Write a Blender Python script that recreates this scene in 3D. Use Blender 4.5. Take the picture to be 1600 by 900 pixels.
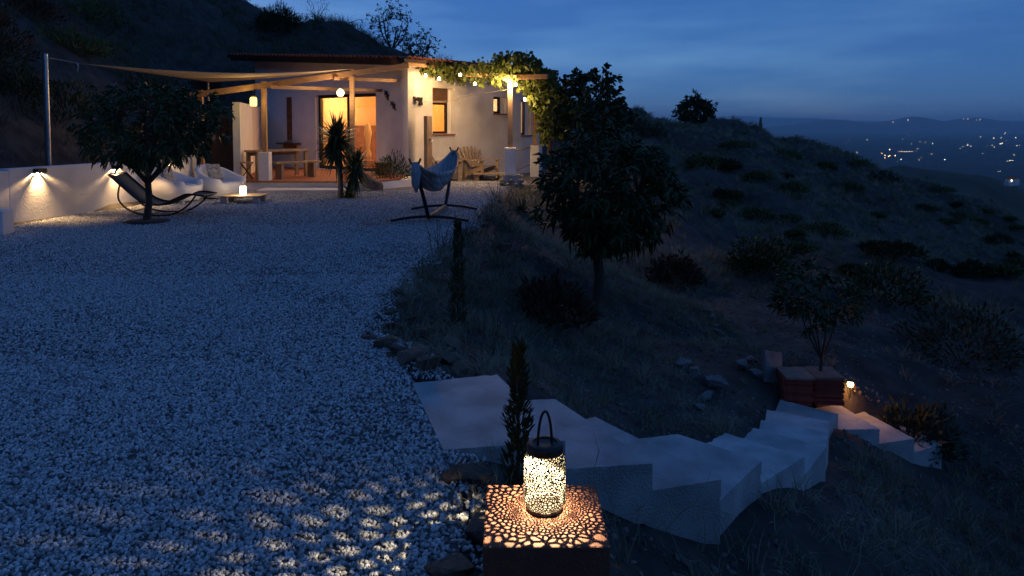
import bpy, bmesh, math, random
import numpy as np
from mathutils import Vector, Matrix
random.seed(7)
RNG = np.random.default_rng(11)
S = bpy.context.scene
C = S.collection
for o in list(bpy.data.objects): bpy.data.objects.remove(o)

# ------------------------------------------------------------------ camera
F, HY, PITCH, CAMZ = 1150.0, 195.0, math.radians(3.0), 1.65
CY = HY + F * math.tan(PITCH)            # row of the optical axis
cam = bpy.data.cameras.new('camera')
cam.sensor_width = 36; cam.lens = 36 * F / 1600
cam.shift_y = -(450 - CY) / 1600
cam.clip_start = 0.05; cam.clip_end = 90000
camo = bpy.data.objects.new('camera', cam); C.objects.link(camo)
camo.location = (0, 0, CAMZ); camo.rotation_euler = (math.pi / 2 - PITCH, 0, 0)
S.camera = camo
def ray(px, py):
    u = (px - 800) / F; v = (CY - py) / F
    return (u, math.cos(PITCH) + v * math.sin(PITCH), -math.sin(PITCH) + v * math.cos(PITCH))
def on_z(px, py, z=0.0):
    d = ray(px, py); t = (z - CAMZ) / d[2]
    return Vector((d[0] * t, d[1] * t, z))
def at_y(px, py, Y):
    d = ray(px, py); t = Y / d[1]
    return Vector((d[0] * t, Y, CAMZ + d[2] * t))

# ------------------------------------------------------------------ sky and light
SUN_EL, SUN_ROT = math.radians(8), math.radians(-32)
w = bpy.data.worlds.new('World'); S.world = w; w.use_nodes = True
nt = w.node_tree; nt.nodes.clear()
out = nt.nodes.new('ShaderNodeOutputWorld'); bg = nt.nodes.new('ShaderNodeBackground')
sky = nt.nodes.new('ShaderNodeTexSky'); sky.sky_type = 'NISHITA'; sky.sun_disc = False
sky.sun_elevation = SUN_EL; sky.sun_rotation = SUN_ROT
sky.altitude = 300; sky.air_density = 0.8; sky.dust_density = 0.1; sky.ozone_density = 6.0
tc = nt.nodes.new('ShaderNodeTexCoord'); mp = nt.nodes.new('ShaderNodeMapping')
mp.inputs['Scale'].default_value = (1.2, 1.2, 7.0); mp.inputs['Rotation'].default_value = (0.12, -0.16, 0)
ns = nt.nodes.new('ShaderNodeTexNoise'); ns.inputs['Scale'].default_value = 2.2; ns.inputs['Detail'].default_value = 6
rp = nt.nodes.new('ShaderNodeValToRGB')
rp.color_ramp.elements[0].position = 0.46; rp.color_ramp.elements[0].color = (1.0, 1.0, 1.15, 1)
rp.color_ramp.elements[1].position = 0.72; rp.color_ramp.elements[1].color = (3.0, 2.1, 1.75, 1)
mx = nt.nodes.new('ShaderNodeMix'); mx.data_type = 'RGBA'; mx.blend_type = 'MULTIPLY'
mx.inputs[0].default_value = 1.0
L = nt.links.new
L(tc.outputs['Generated'], mp.inputs[0]); L(mp.outputs[0], ns.inputs['Vector']); L(ns.outputs[0], rp.inputs[0])
L(sky.outputs[0], mx.inputs[6]); L(rp.outputs[0], mx.inputs[7])
L(mx.outputs[2], bg.inputs[0])
bg2 = nt.nodes.new('ShaderNodeBackground'); bg2.inputs[0].default_value = (.018, .053, .160, 1); bg2.inputs[1].default_value = 1.0   # even twilight airglow
ads = nt.nodes.new('ShaderNodeAddShader'); L(bg.outputs[0], ads.inputs[0]); L(bg2.outputs[0], ads.inputs[1]); L(ads.outputs[0], out.inputs[0])
bg.inputs[1].default_value = 0.029
S.view_settings.view_transform = 'Standard'; S.view_settings.look = 'None'
S.view_settings.exposure = 0.5; S.view_settings.gamma = 1.0; S.view_settings.use_curve_mapping = False
S.cycles.use_denoising = True
S.cycles.max_bounces = 6; S.cycles.diffuse_bounces = 3; S.cycles.glossy_bounces = 3
S.cycles.transmission_bounces = 5; S.cycles.transparent_max_bounces = 8; S.cycles.volume_bounces = 3
S.cycles.sample_clamp_indirect = 4.0
WARM = (1.0, 0.60, 0.24); WARM2 = (1.0, 0.70, 0.38)

# ------------------------------------------------------------------ helpers
def mat(name, col, col2=None, scale=8.0, rough=0.8, bump=0.0, bscale=None, metal=0.0, spec=0.3, trans=0.0, stretch=None, rnd=0.0):
    m = bpy.data.materials.new(name); m.use_nodes = True
    n = m.node_tree; b = n.nodes['Principled BSDF']
    b.inputs['Roughness'].default_value = rough; b.inputs['Metallic'].default_value = metal
    b.inputs['Specular IOR Level'].default_value = spec
    if trans: b.inputs['Transmission Weight'].default_value = trans
    if col2 is None: col2 = tuple(c * 0.72 for c in col)
    t = n.nodes.new('ShaderNodeTexCoord'); mpp = n.nodes.new('ShaderNodeMapping')
    if stretch: mpp.inputs['Scale'].default_value = stretch
    n.links.new(t.outputs['Object'], mpp.inputs[0])
    nz = n.nodes.new('ShaderNodeTexNoise'); nz.inputs['Scale'].default_value = scale; nz.inputs['Detail'].default_value = 6
    n.links.new(mpp.outputs[0], nz.inputs['Vector'])
    r = n.nodes.new('ShaderNodeValToRGB')
    r.color_ramp.elements[0].position = 0.3; r.color_ramp.elements[0].color = (*col2, 1)
    r.color_ramp.elements[1].position = 0.68; r.color_ramp.elements[1].color = (*col, 1)
    n.links.new(nz.outputs[0], r.inputs[0])
    last = r.outputs[0]
    if rnd:
        oi = n.nodes.new('ShaderNodeObjectInfo'); hs = n.nodes.new('ShaderNodeHueSaturation')
        mr = n.nodes.new('ShaderNodeMapRange'); mr.inputs[3].default_value = 1 - rnd; mr.inputs[4].default_value = 1 + rnd
        n.links.new(oi.outputs['Random'], mr.inputs[0]); n.links.new(mr.outputs[0], hs.inputs['Value'])
        n.links.new(last, hs.inputs['Color']); last = hs.outputs[0]
    n.links.new(last, b.inputs['Base Color'])
    if bump:
        nb = n.nodes.new('ShaderNodeTexNoise'); nb.inputs['Scale'].default_value = bscale or scale * 3; nb.inputs['Detail'].default_value = 5
        n.links.new(mpp.outputs[0], nb.inputs['Vector'])
        bp = n.nodes.new('ShaderNodeBump'); bp.inputs['Strength'].default_value = bump; bp.inputs['Distance'].default_value = 0.02
        n.links.new(nb.outputs[0], bp.inputs['Height']); n.links.new(bp.outputs[0], b.inputs['Normal'])
    return m
def emat(name, col, strength, sample=True):
    m = bpy.data.materials.new(name); m.use_nodes = True
    n = m.node_tree; n.nodes.clear()
    o = n.nodes.new('ShaderNodeOutputMaterial'); e = n.nodes.new('ShaderNodeEmission')
    e.inputs[0].default_value = (*col, 1); e.inputs[1].default_value = strength
    n.links.new(e.outputs[0], o.inputs[0])
    if not sample: m.cycles.emission_sampling = 'NONE'
    return m
def glassmat(name):
    m = bpy.data.materials.new(name); m.use_nodes = True
    n = m.node_tree; n.nodes.clear()
    o = n.nodes.new('ShaderNodeOutputMaterial'); t = n.nodes.new('ShaderNodeBsdfTransparent'); g = n.nodes.new('ShaderNodeBsdfGlossy')
    g.inputs['Roughness'].default_value = 0.03; t.inputs[0].default_value = (.93, .95, .95, 1)
    lw = n.nodes.new('ShaderNodeLayerWeight'); lw.inputs[0].default_value = .5
    f = n.nodes.new('ShaderNodeMapRange'); f.inputs[1].default_value = .25; f.inputs[3].default_value = .05; f.inputs[4].default_value = .7; n.links.new(lw.outputs['Facing'], f.inputs[0])
    x = n.nodes.new('ShaderNodeMixShader')
    n.links.new(f.outputs[0], x.inputs[0]); n.links.new(t.outputs[0], x.inputs[1]); n.links.new(g.outputs[0], x.inputs[2]); n.links.new(x.outputs[0], o.inputs[0])
    return m
M = {}
M['plaster'] = mat('white_plaster', (.80, .77, .73), (.68, .65, .61), 2.2, .9, .25, 30)
M['plaster_old'] = mat('weathered_plaster', (.74, .69, .63), (.55, .50, .45), 1.4, .9, .35, 26)
M['wood'] = mat('pine_wood', (.42, .24, .11), (.27, .14, .06), 6, .6, .15, 30, stretch=(1, 1, 6))
M['old_wood'] = mat('grey_brown_wood', (.34, .24, .16), (.2, .13, .08), 7, .75, .25, 30, stretch=(1, 1, .3))
M['chair_wood'] = mat('weathered_chair_wood', (.44, .33, .22), (.3, .21, .13), 9, .75, .2, 40)
M['dark_wood'] = mat('dark_wood', (.06, .035, .022), (.03, .018, .012), 9, .6, .2, 40)
M['bamboo'] = mat('brown_reed', (.13, .065, .035), (.07, .035, .02), 14, .7, .2, 50)
M['frame'] = mat('dark_frame', (.025, .018, .015), (.018, .013, .011), 5, .4)
M['black_metal'] = mat('black_metal', (.02, .02, .022), (.03, .028, .028), 20, .4, .05)
M['galv'] = mat('galvanised_steel', (.42, .44, .46), (.3, .31, .33), 12, .35, .05, metal=.9)
M['terra'] = mat('terracotta', (.36, .13, .065), (.24, .08, .04), 9, .8, .2, 40)
M['wine'] = mat('oxide_red_render', (.22, .088, .05), (.16, .062, .037), 10, .75, .3, 80)
M['redtile'] = mat('red_clay_tile', (.42, .075, .045), (.27, .045, .03), 12, .85, .2, 60, rnd=.25)
M['paletile'] = mat('pale_clay_tile', (.42, .22, .16), (.3, .15, .1), 12, .85, .2, 60, rnd=.2)
M['concrete'] = mat('cast_concrete', (.50, .50, .49), (.28, .28, .275), 4.5, .6, .6, 90, spec=.5, rnd=.26)
M['soil'] = mat('dry_soil', (.075, .065, .055), (.028, .025, .022), 3.5, .95, 1.0, 14)
M['rock'] = mat('brown_rock', (.20, .135, .095), (.10, .075, .06), 5, .9, .8, 16, rnd=.3)
M['whiterock'] = mat('pale_rock', (.26, .255, .25), (.14, .135, .13), 5, .9, .8, 16, rnd=.2)
M['pebble'] = mat('white_marble_pebble', (.62, .61, .60), (.44, .43, .42), 60, .8, .2, 30, rnd=.6)
M['scree'] = mat('slope_stone', (.20, .17, .145), (.10, .085, .075), 20, .9, .2, 30, rnd=.6)
M['gravelbed'] = mat('gravel_bed', (.2, .195, .19), (.07, .068, .065), 55, .9, 1.0, 60)
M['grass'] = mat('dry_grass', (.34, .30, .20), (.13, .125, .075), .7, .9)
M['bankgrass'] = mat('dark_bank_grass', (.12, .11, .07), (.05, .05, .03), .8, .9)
M['weeds'] = mat('green_weeds', (.11, .14, .05), (.05, .075, .03), .9, .9)
M['leaf'] = mat('dark_leaf', (.045, .075, .022), (.022, .042, .014), 3, .55, spec=.25)
M['leaf2'] = mat('glossy_leaf', (.05, .085, .028), (.025, .048, .016), 3, .5, spec=.3)
M['vine'] = mat('vine_leaf', (.12, .14, .03), (.06, .085, .02), 4, .6, spec=.25)
M['olive'] = mat('grey_green_leaf', (.075, .09, .055), (.04, .05, .03), 3, .7)
M['shrub'] = mat('shrub_leaf', (.045, .06, .022), (.022, .032, .012), 1.5, .8)
M['redshrub'] = mat('rusty_shrub', (.085, .05, .03), (.045, .028, .018), 2, .9)
M['yucca'] = mat('yucca_leaf', (.05, .085, .035), (.03, .055, .022), 3, .45)
M['cypress'] = mat('cypress_needle', (.09, .075, .025), (.05, .055, .02), 6, .8)
M['bark'] = mat('bark', (.10, .075, .055), (.055, .04, .03), 14, .9, .6, 40)
M['palebark'] = mat('pale_bark', (.25, .21, .17), (.15, .125, .1), 14, .9, .6, 40)
M['whiteplastic'] = mat('white_plastic', (.78, .76, .74), (.72, .70, .68), 3, .45)
M['blue_cloth'] = mat('blue_seat_cloth', (.28, .38, .60), (.22, .31, .5), 5, .9)
M['cushion'] = mat('grey_patterned_cushion', (.45, .42, .38), (.12, .11, .10), 18, .9)
M['sail'] = mat('beige_sail', (.50, .40, .30), (.42, .33, .25), 3, .85)
M['hammock'] = mat('blue_hammock_cloth', (.60, .56, .52), (.16, .17, .20), 7, .9, .2, 60, stretch=(13, .05, .3))
M['rope'] = mat('pale_rope', (.4, .36, .3), None, 30, .9)
M['glass'] = glassmat('window_glass')
M['roomwall'] = mat('ochre_room_wall', (.72, .50, .26), (.6, .38, .18), 2, .9)
M['roomwood'] = mat('orange_wood_panel', (.30, .11, .035), (.09, .035, .012), 4, .6, stretch=(1, 1, 4))
M['curtain'] = mat('cream_curtain', (.78, .66, .42), (.66, .52, .3), 7, .9, stretch=(8, 8, .4))
def translucent(m):
    n = m.node_tree; b = n.nodes['Principled BSDF']; o = n.nodes['Material Output']; t = n.nodes.new('ShaderNodeBsdfTranslucent'); x = n.nodes.new('ShaderNodeMixShader'); x.inputs[0].default_value = .5
    n.links.new(b.inputs['Base Color'].links[0].from_socket, t.inputs[0]); n.links.new(b.outputs[0], x.inputs[1]); n.links.new(t.outputs[0], x.inputs[2]); n.links.new(x.outputs[0], o.inputs[0])
translucent(M['curtain']); translucent(M['vine'])
M['valley'] = mat('valley_fields', (.055, .06, .045), (.028, .035, .028), .0016, .95)
M['farhill'] = mat('far_scrub_hill', (.10, .075, .05), (.045, .04, .028), .03, .95, .6, .15)
M['mountain'] = mat('mountain_scrub', (.07, .07, .06), (.045, .045, .04), .0006, .95)

class MB:
    def __init__(s): s.v = []; s.f = []
    def add(s, v, f):
        k = len(s.v); s.v += [tuple(p) for p in v]; s.f += [tuple(i + k for i in q) for q in f]; return s
    def box(s, c, d, rz=0.0, rot=None):
        R = rot if rot is not None else Matrix.Rotation(rz, 3, 'Z')
        c = Vector(c); v = []
        for z in (-.5, .5):
            for x, y in ((-.5, -.5), (.5, -.5), (.5, .5), (-.5, .5)): v.append(c + R @ Vector((x * d[0], y * d[1], z * d[2])))
        return s.add(v, [(3, 2, 1, 0), (4, 5, 6, 7), (0, 1, 5, 4), (1, 2, 6, 5), (2, 3, 7, 6), (3, 0, 4, 7)])
    def bar(s, a, b, wd, ht, up=(0, 0, 1)):
        a = Vector(a); b = Vector(b); d = (b - a); L_ = d.length; d.normalize()
        up = Vector(up)
        if abs(d.dot(up)) > .98: up = Vector((0, 1, 0))
        x = d.cross(up).normalized(); z = x.cross(d)
        return s.box((a + b) / 2, (wd, L_, ht), rot=Matrix((x, d, z)).transposed())
    def prism(s, poly, z0, z1):
        n = len(poly)
        zt = (lambda i: z1[i]) if isinstance(z1, (list, tuple)) else (lambda i: z1)
        v = [(p[0], p[1], z0) for p in poly] + [(p[0], p[1], zt(i)) for i, p in enumerate(poly)]
        return s.add(v, [tuple(range(n - 1, -1, -1)), tuple(range(n, 2 * n))] + [(i, (i + 1) % n, n + (i + 1) % n, n + i) for i in range(n)])
    def tube(s, pts, rad, n=8, cap=True):
        pts = [Vector(p) for p in pts]; m = len(pts)
        if not isinstance(rad, (list, tuple)): rad = [rad] * m
        v = []; px = None
        for i, p in enumerate(pts):
            t = (pts[min(i + 1, m - 1)] - pts[max(i - 1, 0)]).normalized()
            if px is None:
                a = Vector((0, 0, 1)) if abs(t.z) < .9 else Vector((1, 0, 0)); px = t.cross(a).normalized()
            px = (px - t * px.dot(t)).normalized(); py = t.cross(px)
            for k in range(n):
                a = 2 * math.pi * k / n; v.append(p + (px * math.cos(a) + py * math.sin(a)) * rad[i])
        f = [(i * n + k, i * n + (k + 1) % n, (i + 1) * n + (k + 1) % n, (i + 1) * n + k) for i in range(m - 1) for k in range(n)]
        if cap: f += [tuple(range(n - 1, -1, -1)), tuple((m - 1) * n + k for k in range(n))]
        return s.add(v, f)
    def lathe(s, prof, c=(0, 0, 0), n=20):
        v = []; m = len(prof)
        for r, z in prof:
            for k in range(n):
                a = 2 * math.pi * k / n; v.append((c[0] + r * math.cos(a), c[1] + r * math.sin(a), c[2] + z))
        f = [(i * n + k, i * n + (k + 1) % n, (i + 1) * n + (k + 1) % n, (i + 1) * n + k) for i in range(m - 1) for k in range(n)]
        return s.add(v, f)
    def build(s, name, m, parent=None, smooth=False, bevel=0.0):
        me = bpy.data.meshes.new(name); me.from_pydata(s.v, [], s.f); me.update()
        if smooth: me.polygons.foreach_set('use_smooth', [True] * len(me.polygons))
        me.materials.append(M[m] if isinstance(m, str) else m)
        o = bpy.data.objects.new(name, me); C.objects.link(o)
        if parent is not None: o.parent = parent
        if bevel:
            b = o.modifiers.new('bevel', 'BEVEL'); b.width = bevel; b.segments = 2; b.limit_method = 'ANGLE'
        return o
def npmesh(name, v, faces_list, m, parent=None):
    """v (N,3); faces_list: list of int arrays (k, n)"""
    me = bpy.data.meshes.new(name); me.vertices.add(len(v)); me.vertices.foreach_set('co', np.asarray(v, np.float32).ravel())
    lt = np.concatenate([np.full(len(f), f.shape[1]) for f in faces_list]); idx = np.concatenate([f.ravel() for f in faces_list])
    me.loops.add(len(idx)); me.loops.foreach_set('vertex_index', idx.astype(np.int32))
    me.polygons.add(len(lt)); st = np.concatenate([[0], np.cumsum(lt)[:-1]])
    me.polygons.foreach_set('loop_start', st.astype(np.int32)); me.polygons.foreach_set('loop_total', lt.astype(np.int32))
    me.update(calc_edges=True); me.validate()
    me.materials.append(M[m] if isinstance(m, str) else m)
    o = bpy.data.objects.new(name, me); C.objects.link(o)
    if parent is not None: o.parent = parent
    return o
def tag(o, label=None, cat=None, group=None, kind=None):
    if label: o['label'] = label
    if cat: o['category'] = cat
    if group: o['group'] = group
    if kind: o['kind'] = kind
    return o
def thing(name, label, cat, loc=(0, 0, 0), rz=0.0, group=None):
    o = bpy.data.objects.new(name, None); C.objects.link(o); o.empty_display_size = .1
    o.location = loc; o.rotation_euler = (0, 0, rz)
    return tag(o, label, cat, group)
def copy_tree(o, loc=None, rz=None, parent=None):
    c = o.copy(); C.objects.link(c); c.parent = parent
    if loc is not None: c.location = loc
    if rz is not None: c.rotation_euler = (0, 0, rz)
    for ch in list(o.children): copy_tree(ch, parent=c)
    return c
def lamp(parent, loc, power, col=WARM, r=.02, name='lamp_light'):
    l = bpy.data.lights.new(name, 'POINT'); l.energy = power; l.color = col; l.shadow_soft_size = r
    o = bpy.data.objects.new(name, l); C.objects.link(o); o.parent = parent; o.location = loc
    return o
def leaf_mesh(P, D, Ls, Wd, droop=.25, rng=RNG):
    n = len(P); D = D / np.linalg.norm(D, axis=1, keepdims=True)
    R = rng.normal(size=(n, 3)); Sd = np.cross(D, R); Sd /= np.linalg.norm(Sd, axis=1, keepdims=True) + 1e-9
    Ls = np.broadcast_to(Ls, (n,))[:, None]; Wd = np.broadcast_to(Wd, (n,))[:, None]
    dz = np.array([[0, 0, -1.0]])
    v = np.stack([P, P + D * Ls * .35 + Sd * Wd * .5 + dz * Ls * droop * .15, P + D * Ls * .35 - Sd * Wd * .5 + dz * Ls * droop * .15,
                  P + D * Ls * .72 + Sd * Wd * .36 + dz * Ls * droop * .5, P + D * Ls * .72 - Sd * Wd * .36 + dz * Ls * droop * .5,
                  P + D * Ls + dz * Ls * droop], axis=1).reshape(-1, 3)
    b = (np.arange(n) * 6)[:, None]
    return v, [b + np.array([[0, 1, 2]]), b + np.array([[1, 3, 4, 2]]), b + np.array([[3, 5, 4]])]
def rvec(n, rng=RNG):
    v = rng.normal(size=(n, 3)); return v / np.linalg.norm(v, axis=1, keepdims=True)

# ------------------------------------------------------------------ terrain
TERR = [(-.2, -6), (-.23, 2.6), (-.28, 3.36), (-.33, 3.68), (-.62, 4.62), (-.78, 5.13), (-1.15, 5.75), (-1.22, 6.9), (-1.17, 8.43), (-.96, 10), (-.69, 12.2), (-.55, 15.8),
        (-.2, 19.5), (.6, 20.2), (1.3, 23), (1.5, 27), (-1, 30), (-6, 32.5), (-10, 27.5), (-8.0, 18.3), (-7.85, 15.2), (-8.3, 12.2), (-8.6, 8), (-9, -6)]
def poly_dist(x, y, poly):
    """signed distance: negative inside"""
    d = np.full(x.shape, 1e9); ins = np.zeros(x.shape, bool); n = len(poly)
    for i in range(n):
        ax, ay = poly[i]; bx, by = poly[(i + 1) % n]; ex, ey = bx - ax, by - ay
        t = np.clip(((x - ax) * ex + (y - ay) * ey) / (ex * ex + ey * ey), 0, 1)
        d = np.minimum(d, np.hypot(x - ax - t * ex, y - ay - t * ey))
        c = ((ay > y) != (by > y)) & (x < (bx - ax) * (y - ay) / (by - ay + 1e-12) + ax); ins ^= c
    return np.where(ins, -d, d)
RISER = .17
NPX = [(1020, 724), (1127, 749), (1190, 720), (1258, 713), (1291, 699), (1295, 675), (1296, 658), (1310, 647)]
FPX = [(867, 623), (930, 651), (1059, 678), (1132, 676), (1177, 668), (1189, 656), (1198, 640), (1219, 624)]
ST_N = [Vector((.28, 3.77, 0))] + [on_z(*p, -RISER * (i + 1)) for i, p in enumerate(NPX)]
ST_F = [Vector((-.10, 4.80, 0))] + [on_z(*p, -RISER * (i + 1)) for i, p in enumerate(FPX)]
ST_N += [Vector((3.85, 7.55, -1.53)), Vector((4.3, 7.7, -1.70)), Vector((4.75, 7.95, -1.87))]
ST_F += [Vector((3.72, 8.25, -1.53)), Vector((4.12, 8.45, -1.70)), Vector((4.5, 8.75, -1.87))]
STEP_QUADS = [([(-.35, 3.66), (.28, 3.77), (-.10, 4.80), (-.64, 4.63)], 0.0)]
for k in range(1, len(ST_N)): STEP_QUADS.append(([tuple(ST_N[k - 1].xy), tuple(ST_N[k].xy), tuple(ST_F[k].xy), tuple(ST_F[k - 1].xy)], -RISER * k))
CP = [(-9, 13.2, .8), (-9.2, 10, .9), (-9.4, 5, 1), (-9.8, -4, 1.2), (-12, 13, 3.3), (-12, 5, 3.2), (-16, 12, 6.2), (-22, 14, 10), (-12, 18, 3.8), (-9.2, 18, .9), (-9.6, 21.5, 1.0), (-11, 25, 2.6), (-8, 33, 3.2),
      (-14, 23, 4.4), (-4, 34, 2.6), (1, 34, 1.6), (-20, 25, 8.2), (-30, 20, 14), (-30, 40, 15), (-24, 40, 12), (-16, 40, 8.4), (-11.5, 40, 6.6), (-8.8, 42, 6.0), (-6.1, 44, 5.2), (-.8, 46, 3.5), (4.3, 50, 2.6), (10.5, 65, 2.1),
      (-16, 60, 5), (-6, 62, 2), (-30, 65, 11), (2, 70, 0),
      (14.7, 65, 1.5), (18.2, 65, 1.2), (22.6, 65, .75), (24.9, 65, .1), (27.8, 65, -1), (30.5, 65, -1.9), (33, 65, -2.2), (36, 65, -4.1), (40, 65, -5.4), (45, 65, -6.9), (60, 65, -12), (70, 65, -15),
      (12, 90, -3), (25, 90, -6), (40, 90, -12), (65, 90, -20), (-20, 90, 2),
      (8, 45, 1.2), (12, 45, .3), (17, 45, -1.4), (25, 45, -4.5), (35, 45, -8.5), (50, 45, -14), (3, 28, .2), (6, 30, -.2), (9, 30, -1.0), (14, 30, -2.6), (20, 30, -5), (30, 28, -9), (50, 28, -17),
      (2.5, 23, -.2), (5, 25, -.8), (10, 20, -2.1), (20, 18, -5.5), (35, 15, -12), (55, 10, -20), (3.5, 20, -1.0), (1.2, 18, -.3), (2.5, 15, -1.15), (5, 15, -1.55), (.8, 14, -.45), (.2, 11, -.35), (2.5, 12, -1.3),
      (1.2, 10, -.95), (0, 8, -.35), (1, 8, -.85), (2, 9, -1.2), (.2, 6, -.3), (-.5, 7, -.1), (1.2, 6.4, -.75), (3.6, 9, -1.42), (4.5, 11, -1.55), (6, 13, -1.7), (6, 10, -1.75), (8, 14, -2.2), (9, 9, -3.0), (14, 12, -4), (14, 6, -6), (25, 5, -11),
      (.5, 2.9, -.42), (.1, 3.2, -.12), (.2, 2.0, -.35), (.9, 3.2, -.62), (1.8, 3.2, -1.05), (3, 3.6, -1.6), (5, 4, -2.6), (4, 6, -2.05), (6.5, 6.5, -2.9), (1.2, 1, -.95), (.6, 0, -.5), (3, 0, -2), (6, 0, -3.5), (12, 0, -6.5), (.6, -5, -.5), (5, -5, -3), (15, -6, -8), (40, -6, -20), (-9, -11, 4.5), (0, -12, 4.6), (5, -12, 2.6), (12, -14, 1.0), (-25, -25, 20), (-10, -25, 15), (0, -27, 15), (12, -30, 12), (30, -30, 3), (60, -30, -15), (-50, -30, 30), (-10, -45, 20), (15, -45, 17)]  # last points: unseen hill added behind the camera, shading step sides from low sky
for k in range(1, len(ST_N)):
    a, b = ST_N[k], ST_F[k]; d = (a - b).normalized()
    q = a + d * .18; CP.append((q.x, q.y, a.z - .30)); q = b - d * .2; CP.append((q.x, q.y, b.z + .02))
    q = (a + b) / 2; CP.append((q.x, q.y, a.z - .22))
for (x, y) in TERR: CP.append((x, y, -.02 if x > -7.5 else .0))
CPA = np.array(CP, float)
def _tps(d2): return np.where(d2 > 1e-12, .5 * d2 * np.log(d2 + 1e-12), 0)
_n = len(CPA); _K = _tps(((CPA[:, None, :2] - CPA[None, :, :2]) ** 2).sum(2)) + np.eye(_n) * .02
_P = np.c_[np.ones(_n), CPA[:, :2]]; _A = np.block([[_K, _P], [_P.T, np.zeros((3, 3))]])
_W = np.linalg.solve(_A, np.r_[CPA[:, 2], 0, 0, 0])
_ph = RNG.uniform(0, 6.28, (40, 2)); _fr = RNG.normal(size=(40, 2)); _sc = np.geomspace(.5, 9, 40)
def ground(x, y, detail=True):
    x = np.atleast_1d(np.asarray(x, float)); y = np.atleast_1d(np.asarray(y, float)); z = np.zeros(x.shape)
    for i in range(_n): z += _W[i] * _tps((x - CPA[i, 0]) ** 2 + (y - CPA[i, 1]) ** 2)
    z += _W[_n] + _W[_n + 1] * x + _W[_n + 2] * y
    d = poly_dist(x, y, TERR)
    if detail:
        nz = np.zeros(x.shape)
        for k in range(40):
            f = _fr[k] / np.linalg.norm(_fr[k]) * _sc[k]
            nz += np.sin(x * f[0] + y * f[1] + _ph[k, 0]) * .045 / _sc[k] ** .8
        z += nz * np.clip(d / 1.5, 0, 1) * np.clip(.6 + np.hypot(x, y) / 25, 0, 2.2)
    t = np.clip((d + .10) / .14, 0, 1); t = t * t * (3 - 2 * t); z = z + .035 * np.exp(-np.clip(d, 0, 9) / .25)
    z = np.where(d < -.10, -.06, -.06 * (1 - t) + z * t)
    for quad, zs in STEP_QUADS: z = np.where(poly_dist(x, y, quad) < .03, np.minimum(z, zs - .06), z)
    return z
def gz(x, y): return float(ground([x], [y])[0])
def gpt(px, py):
    """point where the view ray through a pixel meets the ground"""
    d = ray(px, py); t = np.concatenate([np.linspace(2, 30, 700), np.linspace(30, 90, 400)])
    zz = ground(d[0] * t, d[1] * t); hit = np.nonzero(CAMZ + d[2] * t < zz)[0]
    k = hit[0] if len(hit) else len(t) - 1
    return Vector((d[0] * t[k], d[1] * t[k], float(zz[k])))
gx = np.concatenate([np.arange(-60, -14, 1.2), np.arange(-14, -2, .5), np.arange(-2, 8, .14), np.arange(8, 24, .4), np.arange(24, 72, 1.0)])
gy = np.concatenate([np.arange(-46, -6, 2.0), np.arange(-6, 1, .5), np.arange(1, 14, .14), np.arange(14, 34, .4), np.arange(34, 91, .8)])
X, Y = np.meshgrid(gx, gy); Z = ground(X.ravel(), Y.ravel())
i, j = np.meshgrid(np.arange(len(gx) - 1), np.arange(len(gy) - 1)); b = (j * len(gx) + i).ravel()
go = npmesh('ground', np.c_[X.ravel(), Y.ravel(), Z], [np.c_[b, b + 1, b + 1 + len(gx), b + len(gx)]], 'soil'); tag(go, kind='structure')
go.data.polygons.foreach_set('use_smooth', [True] * len(go.data.polygons))
# gravel yard: bed sheet and loose pebbles
gp = [(p[0] + .05 * math.sin(7 * k), p[1]) for k, p in enumerate(TERR)]
gb = MB().prism(gp, -.05, -.004).build('gravel_bed', 'gravelbed'); tag(gb, kind='structure')
def scatter_yard():
    pts = []
    for (y0, y1, dens) in ((-1.5, 2, 400), (2, 5, 5200), (5, 8, 4000), (8, 12, 2400), (12, 16, 1300), (16, 21.5, 900)):
        x0, x1 = -.74 * y1 - .6, .4; n = int((x1 - x0) * (y1 - y0) * dens)
        p = np.c_[RNG.uniform(x0, x1, n), RNG.uniform(y0, y1, n)]; pts.append(p)
    p = np.concatenate(pts); d = poly_dist(p[:, 0], p[:, 1], TERR)
    edge = .10 + .12 * np.sin(p[:, 1] * 5) * np.sin(p[:, 1] * 2.3 + 1)
    keep = (d < -.02) | ((d < edge + .1) & (RNG.random(len(p)) < .45))
    hx = (p[:, 0] + 2.96) * .77 - (p[:, 1] - 21) * .638     # distance outside the right house wall
    keep &= ~((p[:, 1] > 18.5) & (p[:, 0] < -2.6) & (p[:, 0] > -7)) & ~((hx < 0) & (p[:, 1] > 20.5))
    keep &= poly_dist(p[:, 0], p[:, 1], [(-.35, 3.66), (.28, 3.77), (-.10, 4.80), (-.64, 4.63)]) > .008
    pn = np.sin(p[:, 0] * 1.9 + 1.4 * np.sin(p[:, 1] * .8)) * np.sin(p[:, 1] * 1.3 + .7 * p[:, 0]) + .5 * np.sin(p[:, 0] * 5 + p[:, 1] * 3.7) * np.sin(p[:, 1] * 4.1 - p[:, 0]); keep &= RNG.random(len(p)) > np.clip((pn - .35) * .6, 0, .42)
    p = p[keep]; z = np.where(poly_dist(p[:, 0], p[:, 1], TERR) < 0, .003, ground(p[:, 0], p[:, 1]) + .01)
    return np.c_[p, z]
pv = scatter_yard()
me = bpy.data.meshes.new('gravel'); me.from_pydata(pv.tolist(), [], []); me.materials.append(M['pebble'])
gr = bpy.data.objects.new('gravel', me); C.objects.link(gr); tag(gr, 'loose white marble gravel covering the flat yard', 'gravel', kind='stuff')
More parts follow.
